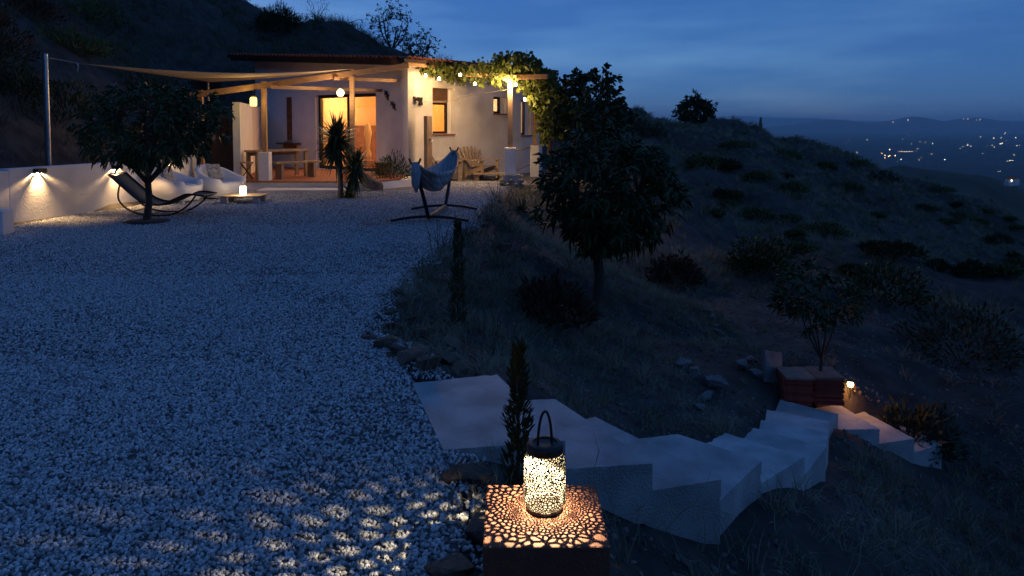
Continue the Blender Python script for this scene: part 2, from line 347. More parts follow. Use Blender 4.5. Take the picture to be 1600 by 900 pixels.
def pebble_group(pm, smin, smax):
  ng = bpy.data.node_groups.new('pebbles', 'GeometryNodeTree')
  ng.interface.new_socket('Geometry', in_out='INPUT', socket_type='NodeSocketGeometry'); ng.interface.new_socket('Geometry', in_out='OUTPUT', socket_type='NodeSocketGeometry')
  N = ng.nodes.new; gi = N('NodeGroupInput'); gout = N('NodeGroupOutput'); iop = N('GeometryNodeInstanceOnPoints'); g2i = N('GeometryNodeGeometryToInstance')
  for k in range(4):
      ico = N('GeometryNodeMeshIcoSphere'); ico.inputs['Radius'].default_value = 1; ico.inputs['Subdivisions'].default_value = 2
      sp = N('GeometryNodeSetPosition'); nz = N('ShaderNodeTexNoise'); nz.noise_dimensions = '4D'; nz.inputs['W'].default_value = k * 3.7; nz.inputs['Scale'].default_value = 1.1
      sb = N('ShaderNodeVectorMath'); sb.operation = 'SUBTRACT'; sb.inputs[1].default_value = (.5, .5, .5)
      sc = N('ShaderNodeVectorMath'); sc.operation = 'SCALE'; sc.inputs['Scale'].default_value = 1.9
      ng.links.new(nz.outputs['Color'], sb.inputs[0]); ng.links.new(sb.outputs[0], sc.inputs[0]); ng.links.new(sc.outputs[0], sp.inputs['Offset'])
      ng.links.new(ico.outputs[0], sp.inputs[0]); ng.links.new(sp.outputs[0], g2i.inputs[0])
  rr = N('FunctionNodeRandomValue'); rr.data_type = 'FLOAT_VECTOR'; rr.inputs[1].default_value = (6.28, 6.28, 6.28)
  rs = N('FunctionNodeRandomValue'); rs.data_type = 'FLOAT_VECTOR'; rs.inputs[0].default_value = smin; rs.inputs[1].default_value = smax; rs.inputs['Seed'].default_value = 5
  ri = N('FunctionNodeRandomValue'); ri.data_type = 'INT'; ri.inputs[4].default_value = 0; ri.inputs[5].default_value = 3
  sm = N('GeometryNodeSetMaterial'); sm.inputs['Material'].default_value = M[pm]
  iop.inputs['Pick Instance'].default_value = True
  ng.links.new(gi.outputs[0], iop.inputs['Points']); ng.links.new(g2i.outputs[0], iop.inputs['Instance']); ng.links.new(ri.outputs[2], iop.inputs['Instance Index'])
  ng.links.new(rr.outputs[0], iop.inputs['Rotation']); ng.links.new(rs.outputs[0], iop.inputs['Scale']); ng.links.new(iop.outputs[0], sm.inputs[0]); ng.links.new(sm.outputs[0], gout.inputs[0])
  return ng
gm = gr.modifiers.new('pebbles', 'NODES'); gm.node_group = pebble_group('pebble', (.0045, .0045, .0038), (.0115, .0105, .009))
def scree():
    n = 26000; y = 1.2 + 13 * RNG.random(n) ** 1.3; x = RNG.uniform(-1.3, 8, n); k = (poly_dist(x, y, TERR) > .02) & (np.sin(x * 2.1 + y) * np.sin(y * 1.7 - x) + RNG.normal(size=n) * .5 > -.1)
    for quad, zs in STEP_QUADS: k &= poly_dist(x, y, quad) > .05
    x, y = x[k], y[k]
    me = bpy.data.meshes.new('scree'); me.from_pydata(np.c_[x, y, ground(x, y)].tolist(), [], []); me.materials.append(M['scree']); o = bpy.data.objects.new('scree', me); C.objects.link(o)
    o.modifiers.new('stones', 'NODES').node_group = pebble_group('scree', (.005, .005, .004), (.03, .024, .016)); tag(o, 'loose stony scree on the slope beside the stairs', 'scree', kind='stuff')
scree()

# valley, far hills, mountains
def sheet(name, xs, ys, fz, m, kind='structure', label=None, cat=None):
    X, Y = np.meshgrid(xs, ys); Z = fz(X.ravel(), Y.ravel())
    i, j = np.meshgrid(np.arange(len(xs) - 1), np.arange(len(ys) - 1)); b = (j * len(xs) + i).ravel()
    o = npmesh(name, np.c_[X.ravel(), Y.ravel(), Z], [np.c_[b, b + 1, b + 1 + len(xs), b + len(xs)]], m)
    o.data.polygons.foreach_set('use_smooth', [True] * len(o.data.polygons)); return tag(o, label, cat, kind=kind)
PLAIN = -150.0
def rough(x, y, s, seed):
    r = np.random.default_rng(seed); z = 0
    for k in range(18):
        a = r.uniform(0, 6.28); f = 6.28 / s * 1.35 ** k; z = z + np.sin(x * math.cos(a) * f + y * math.sin(a) * f + r.uniform(0, 6.28)) / 1.38 ** k
    return z * .35
sheet('valley_plain', np.linspace(-9000, 26000, 90), np.geomspace(600, 34000, 70), lambda x, y: PLAIN + rough(x, y, 2500, 3) * 5, 'valley')
def spur(x, y):
    crest = np.interp(x / y, [.30, .45, .522, .59, .64, .70, .9, 1.4], [-34, -20, -15.0, -17, -19.5, -25, -45, -80]) * (y / 300) ** 0
    return crest - np.abs(y - 300) * np.where(y > 300, .45, .10) + rough(x, y, 60, 5) * 1.6
sheet('far_hillside', np.linspace(40, 520, 110), np.linspace(130, 560, 80), spur, 'farhill')
def range_z(px, peaks, Yr, base):
    xs = [(p[0] - 800) / F * Yr for p in peaks]; zs = [CAMZ + (HY - p[1]) / F * Yr for p in peaks]
    return xs, zs
def mountains(name, peaks, Yr, depth, seed, x0, x1):
    xs, zs = range_z(0, peaks, Yr, 0)
    def fz(x, y):
        t = np.clip(1 - np.abs(y - Yr) / depth, 0, 1); t = t * t * (3 - 2 * t)
        return PLAIN - 10 + (np.interp(x, xs, zs) - PLAIN + 10) * t + rough(x, y, 2600, seed) * 45 * t * (1 - t) * 2 + rough(x, y, 900, seed + 1) * 9 * t
    return sheet(name, np.linspace(x0, x1, 170), np.linspace(Yr - depth, Yr + depth, 46), fz, 'mountain')
mountains('mountain_range', [(700, 206), (1000, 206), (1195, 200), (1240, 195), (1275, 189), (1302, 186), (1340, 192), (1372, 192), (1400, 188), (1428, 182), (1462, 189), (1490, 188), (1517, 183), (1550, 189), (1600, 191), (1800, 184), (2400, 190)], 17000, 2600, 4, -2500, 24000)
mountains('distant_range', [(300, 190), (800, 188), (1000, 189), (1060, 187), (1110, 183), (1160, 181), (1210, 184), (1260, 184), (1330, 188), (1450, 190), (1700, 186), (2200, 190)], 29000, 3000, 9, -12000, 34000)

# ------------------------------------------------------------------ stairs
st = thing('concrete_stairs', 'pale cast concrete stairs curving down from the gravel yard', 'stairs', (0, 0, 0))
lef = [Vector((-.35, 3.66, 0)), Vector((-.64, 4.63, 0))]
for k in range(len(ST_N)):
    if k == 0: n0, f0 = lef
    else:
        d = ((ST_N[k - 1] + ST_F[k - 1]) - (ST_N[k] + ST_F[k])).normalized() * .02; n0 = ST_N[k - 1].lerp(ST_F[k - 1], .035) + d; f0 = ST_F[k - 1].lerp(ST_N[k - 1], .035) + d
    z = -RISER * k; th = .30 + .03 * (k % 3) + (.12 if 2 <= k <= 6 else 0)
    nn = ST_N[k]; ff = ST_F[k]
    m_ = MB().prism([(n0.x, n0.y), (nn.x, nn.y), (ff.x, ff.y), (f0.x, f0.y)], z - th, z)
    so = m_.build('step', 'concrete', st); bm = bmesh.new(); bm.from_mesh(so.data); bmesh.ops.subdivide_edges(bm, edges=bm.edges[:], cuts=15, use_grid_fill=True)
    bm.normal_update()
    for v in bm.verts:      # cast edges are slightly worn and chipped
        sharp = max((e.calc_face_angle(0) for e in v.link_edges), default=0) > .5
        v.co -= v.normal * ((abs(random.gauss(0, .0013)) + (.007 if random.random() < .04 else 0)) if sharp else random.gauss(0, .0004))
    bm.to_mesh(so.data); bm.free(); so.data.polygons.foreach_set('use_smooth', [False] * len(so.data.polygons))

# ------------------------------------------------------------------ house (local x = depth, y = along the patio front)
HC = Vector((-2.96, 21.0, 0)); HR = math.atan2(.77, .638)
def hw(x, y, z=0):
    c, s = math.cos(HR), math.sin(HR); return Vector((HC.x + c * x - s * y, HC.y + s * x + c * y, z))
house = thing('cottage', 'low white plastered cottage with lit glass doors and dark overhanging roof', 'house', HC, HR)
def wall_grid(mb, length, top, openings, thick, axis, z0=0.0, off=0.0):
    """solid wall with real openings; axis 'y' runs along y facing -x, 'x' runs along x facing -y"""
    ss = sorted({0.0, length, *[o[0] for o in openings], *[o[1] for o in openings]}); zs = sorted({z0, *[o[2] for o in openings], *[o[3] for o in openings]}) + [None]
    def solid(i, j):
        if i < 0 or j < 0 or i >= len(ss) - 1 or j >= len(zs) - 1: return False
        a = (ss[i] + ss[i + 1]) / 2; zt = zs[j + 1] if zs[j + 1] is not None else 99
        return not any(o[0] < a < o[1] and o[2] <= zs[j] and zt <= o[3] for o in openings)
    def P(s, z, d):
        zz = z if z is not None else top(s)
        return (off + d, s, zz) if axis == 'y' else (s, off + d, zz)
    for i in range(len(ss) - 1):
        for j in range(len(zs) - 1):
            if not solid(i, j): continue
            a, b_, c, e = ss[i], ss[i + 1], zs[j], zs[j + 1]
            mb.add([P(a, c, 0), P(b_, c, 0), P(b_, e, 0), P(a, e, 0)], [(0, 1, 2, 3)]); mb.add([P(a, c, thick), P(b_, c, thick), P(b_, e, thick), P(a, e, thick)], [(3, 2, 1, 0)])
            for (ni, nj, q) in ((i - 1, j, ((a, c), (a, e))), (i + 1, j, ((b_, c), (b_, e))), (i, j - 1, ((a, c), (b_, c))), (i, j + 1, ((a, e), (b_, e)))):
                if not solid(ni, nj): mb.add([P(*q[0], 0), P(*q[1], 0), P(*q[1], thick), P(*q[0], thick)], [(0, 1, 2, 3)])
    return mb
rtop = lambda s: 3.36 + .07 * s
DOOR = (1.40, 4.38, .24, 2.60)
wall_grid(MB(), 7.9, rtop, [DOOR], .28, 'y').build('front_wall', 'plaster', house)
W1, W2, W3 = (.97, 1.86, 1.38, 2.74), (3.70, 4.36, 2.02, 2.56), (5.12, 5.66, 1.3, 2.5)
m_ = wall_grid(MB(), 6.3, lambda s: 3.34, [W1, W2, W3], .28, 'x'); m_.v = [(x + (.003 if x < .01 else 0), y, z) for x, y, z in m_.v]
m_.v = [(x, y, z) for x, y, z in m_.v]; m_.build('side_wall', 'plaster_old', house)
m_ = MB(); m_.box((6.15, 4.1, 1.7), (.28, 7.6, 3.4)); m_.box((3.2, 7.75, 1.85), (5.7, .28, 3.7)); m_.build('back_wall', 'plaster', house)
rf = MB().prism([(-.5, -.42), (6.7, -.42), (6.7, 8.9), (-.5, 8.9)], 3.40, 3.5)
rf.v = [(x, y, z + .07 * y + .0) for x, y, z in rf.v]; roof = rf.build('roof', 'dark_wood', house)
tl = MB()
for k in range(9):
    a = math.pi * k / 8; tl.v += [(-.0, .085 * math.cos(a), .075 * math.sin(a)), (.42, .075 * math.cos(a), .065 * math.sin(a)), (-.0, .07 * math.cos(a), .06 * math.sin(a)), (.42, .06 * math.cos(a), .05 * math.sin(a))]
for k in range(8):
    a, b_ = 4 * k, 4 * k + 4; tl.f += [(a, a + 1, b_ + 1, b_), (a + 2, b_ + 2, b_ + 3, a + 3), (a, b_, b_ + 2, a + 2), (a + 1, a + 3, b_ + 3, b_ + 1)]
tile = tl.build('roof_tile', 'terra', roof); first = True
for k in range(38):
    t_ = tile if first else tile.copy()
    if not first: C.objects.link(t_)
    first = False; t_.location = (-.35 + k * .185, -.50 + random.uniform(-.015, .015), 3.475); t_.rotation_euler = (0, -.03, math.pi / 2 + random.uniform(-.03, .03))
for k in range(46):
    t_ = tile.copy(); C.objects.link(t_); t_.location = (-.56 + random.uniform(-.01, .01), -.2 + k * .195, 3.50 + .07 * (-.2 + k * .195)); t_.rotation_euler = (.07, 0, random.uniform(-.03, .03))
MB().box((-.44, 4.2, 3.36 + .07 * 4.2), (.05, 9.0, .10), rot=Matrix.Rotation(.07, 3, 'X')).build('fascia', 'dark_wood', house)
MB().box((3.1, -.38, 3.33), (6.9, .05, .11)).build('eave_board', 'wood', house)
# door: sliding frame, two leaves
def framed(parent, name, axis, s0, s1, z0, z1, d, fw, ft, mull=()):
    mb = MB()
    def bx(a, b_, c, e):
        if axis == 'y': mb.box((d, (a + b_) / 2, (c + e) / 2), (ft, b_ - a, e - c))
        else: mb.box(((a + b_) / 2, d, (c + e) / 2), (b_ - a, ft, e - c))
    bx(s0, s0 + fw, z0, z1); bx(s1 - fw, s1, z0, z1); bx(s0 + fw, s1 - fw, z0, z0 + fw); bx(s0 + fw, s1 - fw, z1 - fw, z1)
    for q in mull: bx(q - fw / 2, q + fw / 2, z0 + fw, z1 - fw)
    return mb.build(name, 'frame', parent)
door = framed(house, 'sliding_door', 'y', DOOR[0] + .004, DOOR[1] - .004, DOOR[2], DOOR[3], .16, .10, .09, (2.86,))
for a, b_ in ((1.5, 2.81), (2.91, 4.28)):
    MB().box((.16, (a + b_) / 2, 1.42), (.012, b_ - a, 2.15)).build('pane', 'glass', door)
for (q, sh) in ((W1, .42), (W2, 0), (W3, 0)):
    wf = framed(house, 'window', 'x', q[0] + .003, q[1] - .16 if q is W1 else q[1] - .2, q[2] + .003, q[3] - sh - .003, .15, .07, .07)
    MB().box(((q[0] + q[1] - .18) / 2, .15, (q[2] + q[3] - sh) / 2), (q[1] - q[0] - .3, .01, q[3] - sh - q[2] - .15)).build('pane', 'glass', wf)
    e1 = q[1] - .16 if q is W1 else q[1] - .2
    MB().box(((e1 + q[1]) / 2, .16, (q[2] + q[3]) / 2), (q[1] - e1 - .004, .06, q[3] - q[2] - .01)).build('reveal_panel', 'plaster', wf)
    if sh: MB().box(((q[0] + e1) / 2, .14, q[3] - sh / 2), (e1 - q[0] - .01, .10, sh - .01)).build('shutter_box', 'bamboo', wf)
    MB().box(((q[0] + q[1]) / 2, -.01, q[2] - .02), (q[1] - q[0] + .06, .1, .035)).build('sill', 'terra', wf)
# room behind the glass
m_ = MB(); m_.box((3.6, 3.9, 1.6), (.05, 7.2, 2.9)); m_.build('room_back_wall', 'roomwall', house)
m_ = MB(); m_.box((1.9, 4.1, 3.12), (3.3, 7.0, .05)); m_.build('room_ceiling', 'roomwall', house)
MB().box((1.95, 4.1, .19), (3.2, 7.0, .05)).build('room_floor', 'terra', house)
MB().box((1.9, 5.2, 1.6), (3.2, .06, 2.8)).build('room_partition', 'roomwall', house)
pn_ = MB()
for k in range(9): pn_.box((1.86 + k * .165, 5.155, .9), (.155, .03, 1.36))
pn_.build('wood_panelling', 'roomwood', house); MB().box((2.5, 5.15, 1.60), (1.5, .05, .05)).build('dado_rail', 'roomwood', house)
MB().lathe([(0, .5), (.1, .5), (.12, .7), (.05, .9), (.09, 1.15), (.13, 1.4), (.08, 1.65), (0, 1.72)], (1.0, 3.0, .0), 14).build('pampas_vase', 'curtain', house, smooth=True)
MB().box((1.0, 3.0, .36), (.5, .5, .3)).build('side_table', 'roomwood', house)
cb = MB()
for k in range(4):
    cb.tube([(.42 + .03 * (k % 2), 4.58 + k * .07, .3), (.42 + .03 * (k % 2), 4.58 + k * .07, 2.48)], .05, 7)
cb.build('curtain', 'curtain', house, smooth=True)
lamp(house, (1.9, 2.3, 2.5), 140, (1, .48, .15), .12, 'room_light'); lamp(house, (1.3, 4.3, 2.4), 110, (1, .66, .32), .1, 'room_light'); lamp(house, (4.6, 2.0, 2.4), 110, (1, .6, .25), .1, 'room_light')
# wall ornaments
pn = MB().box((0, 0, 0), (.04, .24, 1.5))
for k in range(9): pn.box((-.022, (-1) ** k * .03, -.66 + k * .165), (.02, .11, .11), rot=Matrix.Rotation(.78, 3, 'X'))
o = pn.build('carved_panel', 'roomwood'); o.location = hw(-.025, 5.82, 1.82); o.rotation_euler = (0, 0, HR); tag(o, 'tall narrow carved wooden panel hung on the patio wall', 'wall panel')
def gecko(y, z, ang, label):
    mb = MB(); mb.tube([(0, 0, -.17), (0, .03, -.1), (0, -.01, -.03), (0, .0, .06), (0, .015, .11), (0, .01, .16)], [.008, .018, .034, .036, .026, .02], 8)
    for sgn in (-1, 1):
        for q in (-.02, .075): mb.tube([(0, 0, q), (-.005, sgn * .06, q + .025), (-.005, sgn * .075, q - .02)], [.014, .011, .014], 6)
    mb.v = [(p[0], *((p[1] * math.cos(ang) - p[2] * math.sin(ang)), (p[1] * math.sin(ang) + p[2] * math.cos(ang)))) for p in mb.v]
    mb.v = [(a, b_ * 1.05, c * 1.05) for a, b_, c in mb.v]
    o = mb.build('gecko_ornament', 'dark_wood', smooth=True); o.location = hw(-.035, y, z); o.rotation_euler = (0, 0, HR); tag(o, label, 'ornament', 'gecko ornaments on the wall')
gecko(.86, 2.5, -.5, 'dark gecko wall ornament, upper of the pair beside the door'); gecko(.58, 2.2, -.7, 'dark gecko wall ornament, lower of the pair beside the house corner')
sp = thing('wall_spotlight', 'unlit round dark spotlight fixed to the side wall by the corner', 'spotlight', hw(.22, -.005, 2.38), HR)
MB().box((0, -.03, 0), (.05, .06, .16)).build('bracket', 'black_metal', sp)
MB().tube([(.06, -.06, .02), (.10, -.20, -.02)], [.05, .085], 14).build('lamp_head', 'black_metal', sp)
MB().box((.24, -.03, -.12), (.12, .06, .10)).build('sensor_box', 'black_metal', sp)
ps = thing('shower_post', 'upright wooden sleeper post with a small tap against the side wall', 'shower post', hw(.25, -.55, 0), HR)
MB().box((0, 0, .95), (.2, .14, 1.9)).build('post', 'old_wood', ps, bevel=.01)
tp = MB(); tp.tube([(0, -.07, 1.22), (0, -.15, 1.22), (0, -.19, 1.17)], .018, 8); tp.tube([(-.05, -.11, 1.28), (.05, -.11, 1.28)], .012, 8); tp.tube([(0, -.11, 1.22), (0, -.11, 1.28)], .012, 8); tp.build('tap', 'galv', ps)

# patio
pat = thing('patio', 'raised patio with white edge and terracotta floor in front of the cottage', 'patio', (0, 0, 0))
a_, b_ = hw(-.01, 0), hw(-.01, 7.6)
PP = [(-7.35, 18.65), (-3.67, 18.5), (-2.5, 19.95), (-2.72, 20.75), (a_.x, a_.y), (b_.x, b_.y)]
MB().prism(PP, -.1, .19).build('base', 'plaster', pat)
PF = [(-7.35, 18.60), (-3.67, 18.45), (-2.95, 19.4), (a_.x - .02, a_.y - .06), (b_.x, b_.y)]
MB().prism(PF, .194, .225).build('floor', 'terra', pat)
MB().prism([(-6.2, 17.75), (-4.0, 17.8), (-4.0, 18.48), (-6.2, 18.58)], -.03, .07).build('lower_step', 'plaster_old', pat, bevel=.01)
ww = MB().prism([(-7.28, 19.2), (-7.08, 19.2), (-8.55, 25.4), (-8.75, 25.4)], .0, 2.24).build('patio_end_wall', 'plaster', bevel=.01); tag(ww, 'white plastered end wall closing the far side of the patio', 'wall')

# reed screen
sc_ = thing('reed_screen', 'dark brown horizontal slat screen beside the white patio end wall', 'screen', (0, 0, 0))
sl = MB().box((0, 0, 0), (1.0, .035, .062)).build('slat', 'bamboo', sc_)
for k in range(29):
    t_ = sl if k == 0 else sl.copy()
    if k: C.objects.link(t_)
    t_.location = (-7.79, 19.75 + .008 * (k % 2), .09 + k * .07)
m_ = MB(); m_.box((-8.2, 19.82, 1.07), (.07, .06, 2.15)); m_.box((-7.4, 19.82, 1.07), (.07, .06, 2.15)); m_.build('frame', 'dark_wood', sc_)

# pergola over the patio
BA, BB = at_y(296, 149.5, 18.2), at_y(638, 102.5, 20.4)
pg = thing('patio_pergola', 'pine post and beam pergola sloping along the patio front', 'pergola', (0, 0, 0))
MB().bar(BA, BB, .09, .15).build('beam', 'wood', pg, bevel=.006)
def beam_at(px):
    best = min((abs(800 + F * (BA.lerp(BB, t / 400)).x / (BA.lerp(BB, t / 400)).y - px), t) for t in range(401))[1]; return BA.lerp(BB, best / 400)
for px, zb in ((315, 0), (414, .95), (551, .225)):
    q = beam_at(px); MB().box((q.x, q.y, (q.z - .075 + .002 + zb) / 2), (.12, .11, q.z - .077 - zb)).build('post', 'wood', pg, bevel=.006)
    MB().box((q.x + .0, q.y - .0, q.z + .09), (.12, .11, .03)).build('post_cap', 'wood', pg)
    if px == 414: MB().box((q.x, q.y, .51), (.27, .27, .88)).build('pillar', 'plaster', pg, bevel=.012)
for px in (437, 532):
    q = beam_at(px); e = hw(.0, 0); d = Vector((.638, .77, 0)); L_ = ((q - HC).dot(Vector((-.638, -.77, 0))))
    MB().bar(q + Vector((0, 0, -.10)) - d * .2, q + Vector((0, 0, -.06)) + d * max(.3, L_ - .04), .06, .09).build('rafter', 'wood', pg)

# shade sail, mast, rope
mast = at_y(70, 84, 13.7); C1 = at_y(120, 98.5, 14.2); C3 = at_y(325, 128, 20.2); C2 = beam_at(551) + Vector((0, 0, .12))
m_ = MB(); m_.tube([(mast.x, mast.y, .2), (mast.x - .0, mast.y, mast.z)], .05, 14); m_.build('mast', 'galv'); tag(bpy.data.objects['mast'], 'tall galvanised steel mast standing behind the white garden wall', 'mast')
pb = thing('sail_pole', 'thin pale pole holding the rear sail corner behind the pergola', 'pole', (C3.x, C3.y, 0)); MB().tube([(0, 0, -.06), (0, 0, C3.z + .04)], .028, 8).build('shaft', 'galv', pb); MB().lathe([(0, .06), (.035, .05), (.035, 0), (.03, 0)], (0, 0, C3.z), 10).build('cap', 'galv', pb)
sv = []; nS = 18; idx = {}
for i_ in range(nS + 1):
    for j_ in range(nS + 1 - i_):
        a, b_ = i_ / nS, j_ / nS; c_ = 1 - a - b_
        p = C1 * c_ + C2 * a + C3 * b_; pull = a * b_ + b_ * c_ + a * c_
        cen = (C1 + C2 + C3) / 3; p = p.lerp(cen, .35 * pull * (1 - 3 * min(a, b_, c_) if min(a, b_, c_) < .33 else 0)); p.z -= .55 * (a * c_) + .10 * b_ * c_ + .25 * a * b_
        idx[(i_, j_)] = len(sv); sv.append(p)
sf = []
for i_ in range(nS):
    for j_ in range(nS - i_):
        sf.append((idx[(i_, j_)], idx[(i_ + 1, j_)], idx[(i_, j_ + 1)]))
        if (i_ + 1, j_ + 1) in idx: sf.append((idx[(i_ + 1, j_)], idx[(i_ + 1, j_ + 1)], idx[(i_, j_ + 1)]))
sail = thing('shade_sail', 'beige triangular shade sail stretched from the mast to the pergola', 'shade sail', C1)
o = MB().add([p - C1 for p in sv], sf).build('cloth', 'sail', sail, smooth=True); o.modifiers.new('thick', 'SOLIDIFY').thickness = .008
MB().tube([(0, 0, 0), Vector((mast.x, mast.y, mast.z - .06)) - C1], .008, 6).build('rope', 'rope', sail)
MB().tube([(0, 0, 0), (.02, 0, -.05), (.0, 0, -.16)], [.018, .02, .014], 8).build('shackle', 'galv', sail)

# hanging lanterns
def hang(name, label, px, py, top, prof, glass, power, col):
    q = beam_at(px); c = at_y(px, py, q.y - .12)
    t = thing(name, label, 'lantern', c)
    MB().lathe(prof, (0, 0, 0), 18).build('globe', glass, t, smooth=True)
    zt = prof[-1][1]
    MB().lathe([(0, zt + .06), (.05, zt + .045), (.062, zt + .0), (0, zt)], (0, 0, 0), 16).build('cap', 'black_metal', t, smooth=True)
    MB().tube([(0, 0, zt + .05), (0, .0, q.z - .13 - c.z + .06)], .006, 6).build('cord', 'black_metal', t)
    lamp(t, (0, -.16, -.02), power, col, .05)
M['jar_yellow'] = emat('lit_yellow_glass', (1, .72, .16), 2.2); M['jar_white'] = emat('lit_cream_glass', (1, .80, .45), 2.6)
hang('hanging_lantern', 'lit yellow glass jar lantern hanging under the pergola beam', 396, 158, 0, [(0, -.13), (.075, -.125), (.085, -.10), (.085, .07), (.06, .10)], 'jar_yellow', 9.0, (1, .7, .3))
hang('globe_lantern', 'round lit globe lantern hanging before the glass door', 532, 145, 0, [(0, -.105), (.06, -.09), (.1, -.03), (.1, .03), (.06, .085), (.03, .1)], 'jar_white', 30.0, WARM2)

# dining set on the patio
UR = Vector((.638, .77, 0)); UN = Vector((.77, -.638, 0)); RZ = math.atan2(.77, .638)
def local_table(name, label, cat, p, ln, wd, h, top, legw, group=None):
    t = thing(name, label, cat, (p.x, p.y, .225), RZ)
    for k in range(3): MB().box((ln / 2, -wd * (k + .5) / 3, h - top / 2), (ln, wd / 3 - .006, top)).build('plank', 'old_wood', t, bevel=.004)
    return t
t = local_table('dining_table', 'rough wooden dining table by the patio end wall', 'table', Vector((-7.15, 19.62, 0)), 1.65, .6, .75, .05, .09)
for x in (.08, 1.57):
    for y in (-.08, -.52): MB().box((x, y, .35), (.09, .08, .70)).build('leg', 'old_wood', t)
MB().box((.82, -.08, .64), (1.4, .04, .09)).build('apron', 'old_wood', t)
t = local_table('wooden_bench', 'plain wooden bench with slab legs beside the dining table', 'bench', Vector((-6.38, 19.3, 0)), 1.4, .34, .45, .05, .09)
for x in (.12, 1.12): MB().box((x + .08, -.17, .2), (.07, .3, .40)).build('leg', 'old_wood', t)
t = thing('folding_stool', 'small stool with crossed legs at the end of the dining table', 'stool', (-6.95, 19.25, .225), .3)
MB().box((0, 0, .44), (.34, .3, .025)).build('seat', 'chair_wood', t)
for y in (-.13, .13):
    MB().bar((-.15, y, .0), (.15, y, .43), .02, .02).build('leg', 'black_metal', t); MB().bar((.15, y + .022, .0), (-.15, y + .022, .43), .02, .02).build('leg', 'black_metal', t)
t = thing('wall_shelf', 'dark wooden shelf on the patio wall under the carved panel', 'shelf', hw(-.004, 5.75, 1.02), HR)
MB().box((-.12, 0, 0), (.24, 1.1, .05)).build('board', 'roomwood', t); MB().box((-.06, 0, -.09), (.1, .6, .12)).build('bracket', 'roomwood', t)
M['jar'] = mat('glass_jar', (.3, .32, .3), None, 5, .15, spec=.6)
for k, (dy, hh) in enumerate(((-.22, .14), (-.1, .1), (.05, .13), (.17, .09))):
    o = MB().lathe([(0, 0), (.035, 0), (.04, hh * .6), (.02, hh * .85), (.024, hh), (.0, hh)], (0, 0, 0), 12).build('jar', 'jar', smooth=True)
    o.location = hw(-.13, 5.75 + dy, 1.046); tag(o, 'small glass jar standing in the row on the wall shelf', 'jar', 'jars on the wall shelf')

# vine pergola at the side wall
vp = thing('vine_pergola', 'posts and beams beside the cottage carrying the grapevine', 'pergola', (0, 0, 0))
p1 = Vector((-.05, 20.0, 0)); p2 = Vector((.72, 23.5, 0)); p3 = Vector((1.2, 24.1, 0))
MB().box((p1.x, p1.y, 1.95), (.13, .13, 1.86)).build('post', 'old_wood', vp); MB().box((p1.x, p1.y, .67), (.30, .30, .72)).build('pillar', 'plaster', vp, bevel=.012)
MB().box((p2.x, p2.y, 1.95), (.12, .12, 1.9)).build('post', 'wood', vp); MB().box((p2.x, p2.y, .48), (.28, .28, 1.03)).build('pillar', 'plaster', vp, bevel=.012)
MB().box((p3.x, p3.y, 1.3), (.09, .09, 3.0)).build('post', 'old_wood', vp)
be = at_y(826, 117, 20.0); bs = hw(.9, -.1, 3.2)
MB().bar((be.x + .5, be.y - .4, 2.93), (p1.x - .1, p1.y, 2.93), .09, .12).build('beam', 'wood', vp)
MB().bar((p1.x, p1.y, 2.93), hw(1.6, -.02, 3.2), .09, .12).build('beam', 'wood', vp)
MB().bar((p1.x + .1, p1.y + .1, 2.95), (p2.x, p2.y, 2.95), .08, .11).build('beam', 'wood', vp)
MB().bar((p2.x, p2.y, 2.95), hw(4.7, -.02, 3.1), .08, .11).build('beam', 'wood', vp)
MB().tube([(p1.x + .15, p1.y, .95), (p2.x - .14, p2.y, .93)], .02, 8).build('rail', 'old_wood', vp); MB().tube([(p1.x + .15, p1.y, .4), (p2.x - .14, p2.y, .38)], .014, 8).build('rail', 'old_wood', vp)
sb = thing('stone_plinth', 'rough grey fieldstone plinth under the white pergola pillar', 'plinth', (p1.x + .05, p1.y, 0))
def rock_mesh(seed, sub=3, flat=.7, cut=.35):
    r = np.random.default_rng(seed); bm = bmesh.new(); bmesh.ops.create_icosphere(bm, subdivisions=sub, radius=1)
    pl = [(rvec(1, r)[0], r.uniform(.38, .72)) for _ in range(15)]
    for v in bm.verts:
        p = np.array(v.co)
        for n_, d_ in pl:
            e = p @ n_
            if e > d_: p = p - n_ * (e - d_)
        v.co = Vector(p * np.array([1, .8, flat]) + r.normal(size=3) * .012)
    me = bpy.data.meshes.new('rock'); bm.to_mesh(me); bm.free(); return me
ROCKS = [rock_mesh(s) for s in range(8)]
def rock(name, loc, size, rz, m, parent=None, k=0):
    me = ROCKS[k % 8].copy(); me.materials.clear(); me.materials.append(M[m]); o = bpy.data.objects.new(name, me); C.objects.link(o); o.parent = parent
    o.location = loc; o.scale = size if isinstance(size, tuple) else (size,) * 3; o.rotation_euler = (random.uniform(-.25, .25), random.uniform(-.25, .25), rz); return o
for k in range(26):
    lay = k // 10; a = (k % 10) / 10 * 6.28 + lay * .3
    rock('stone', (.26 * max(-1, min(1, 1.5 * math.cos(a))), .24 * max(-1, min(1, 1.5 * math.sin(a))), .05 + lay * .10), (.11, .11, .085), a, 'whiterock', sb, k)
MB().box((0, 0, .13), (.44, .44, .34)).build('core', 'concrete', sb)

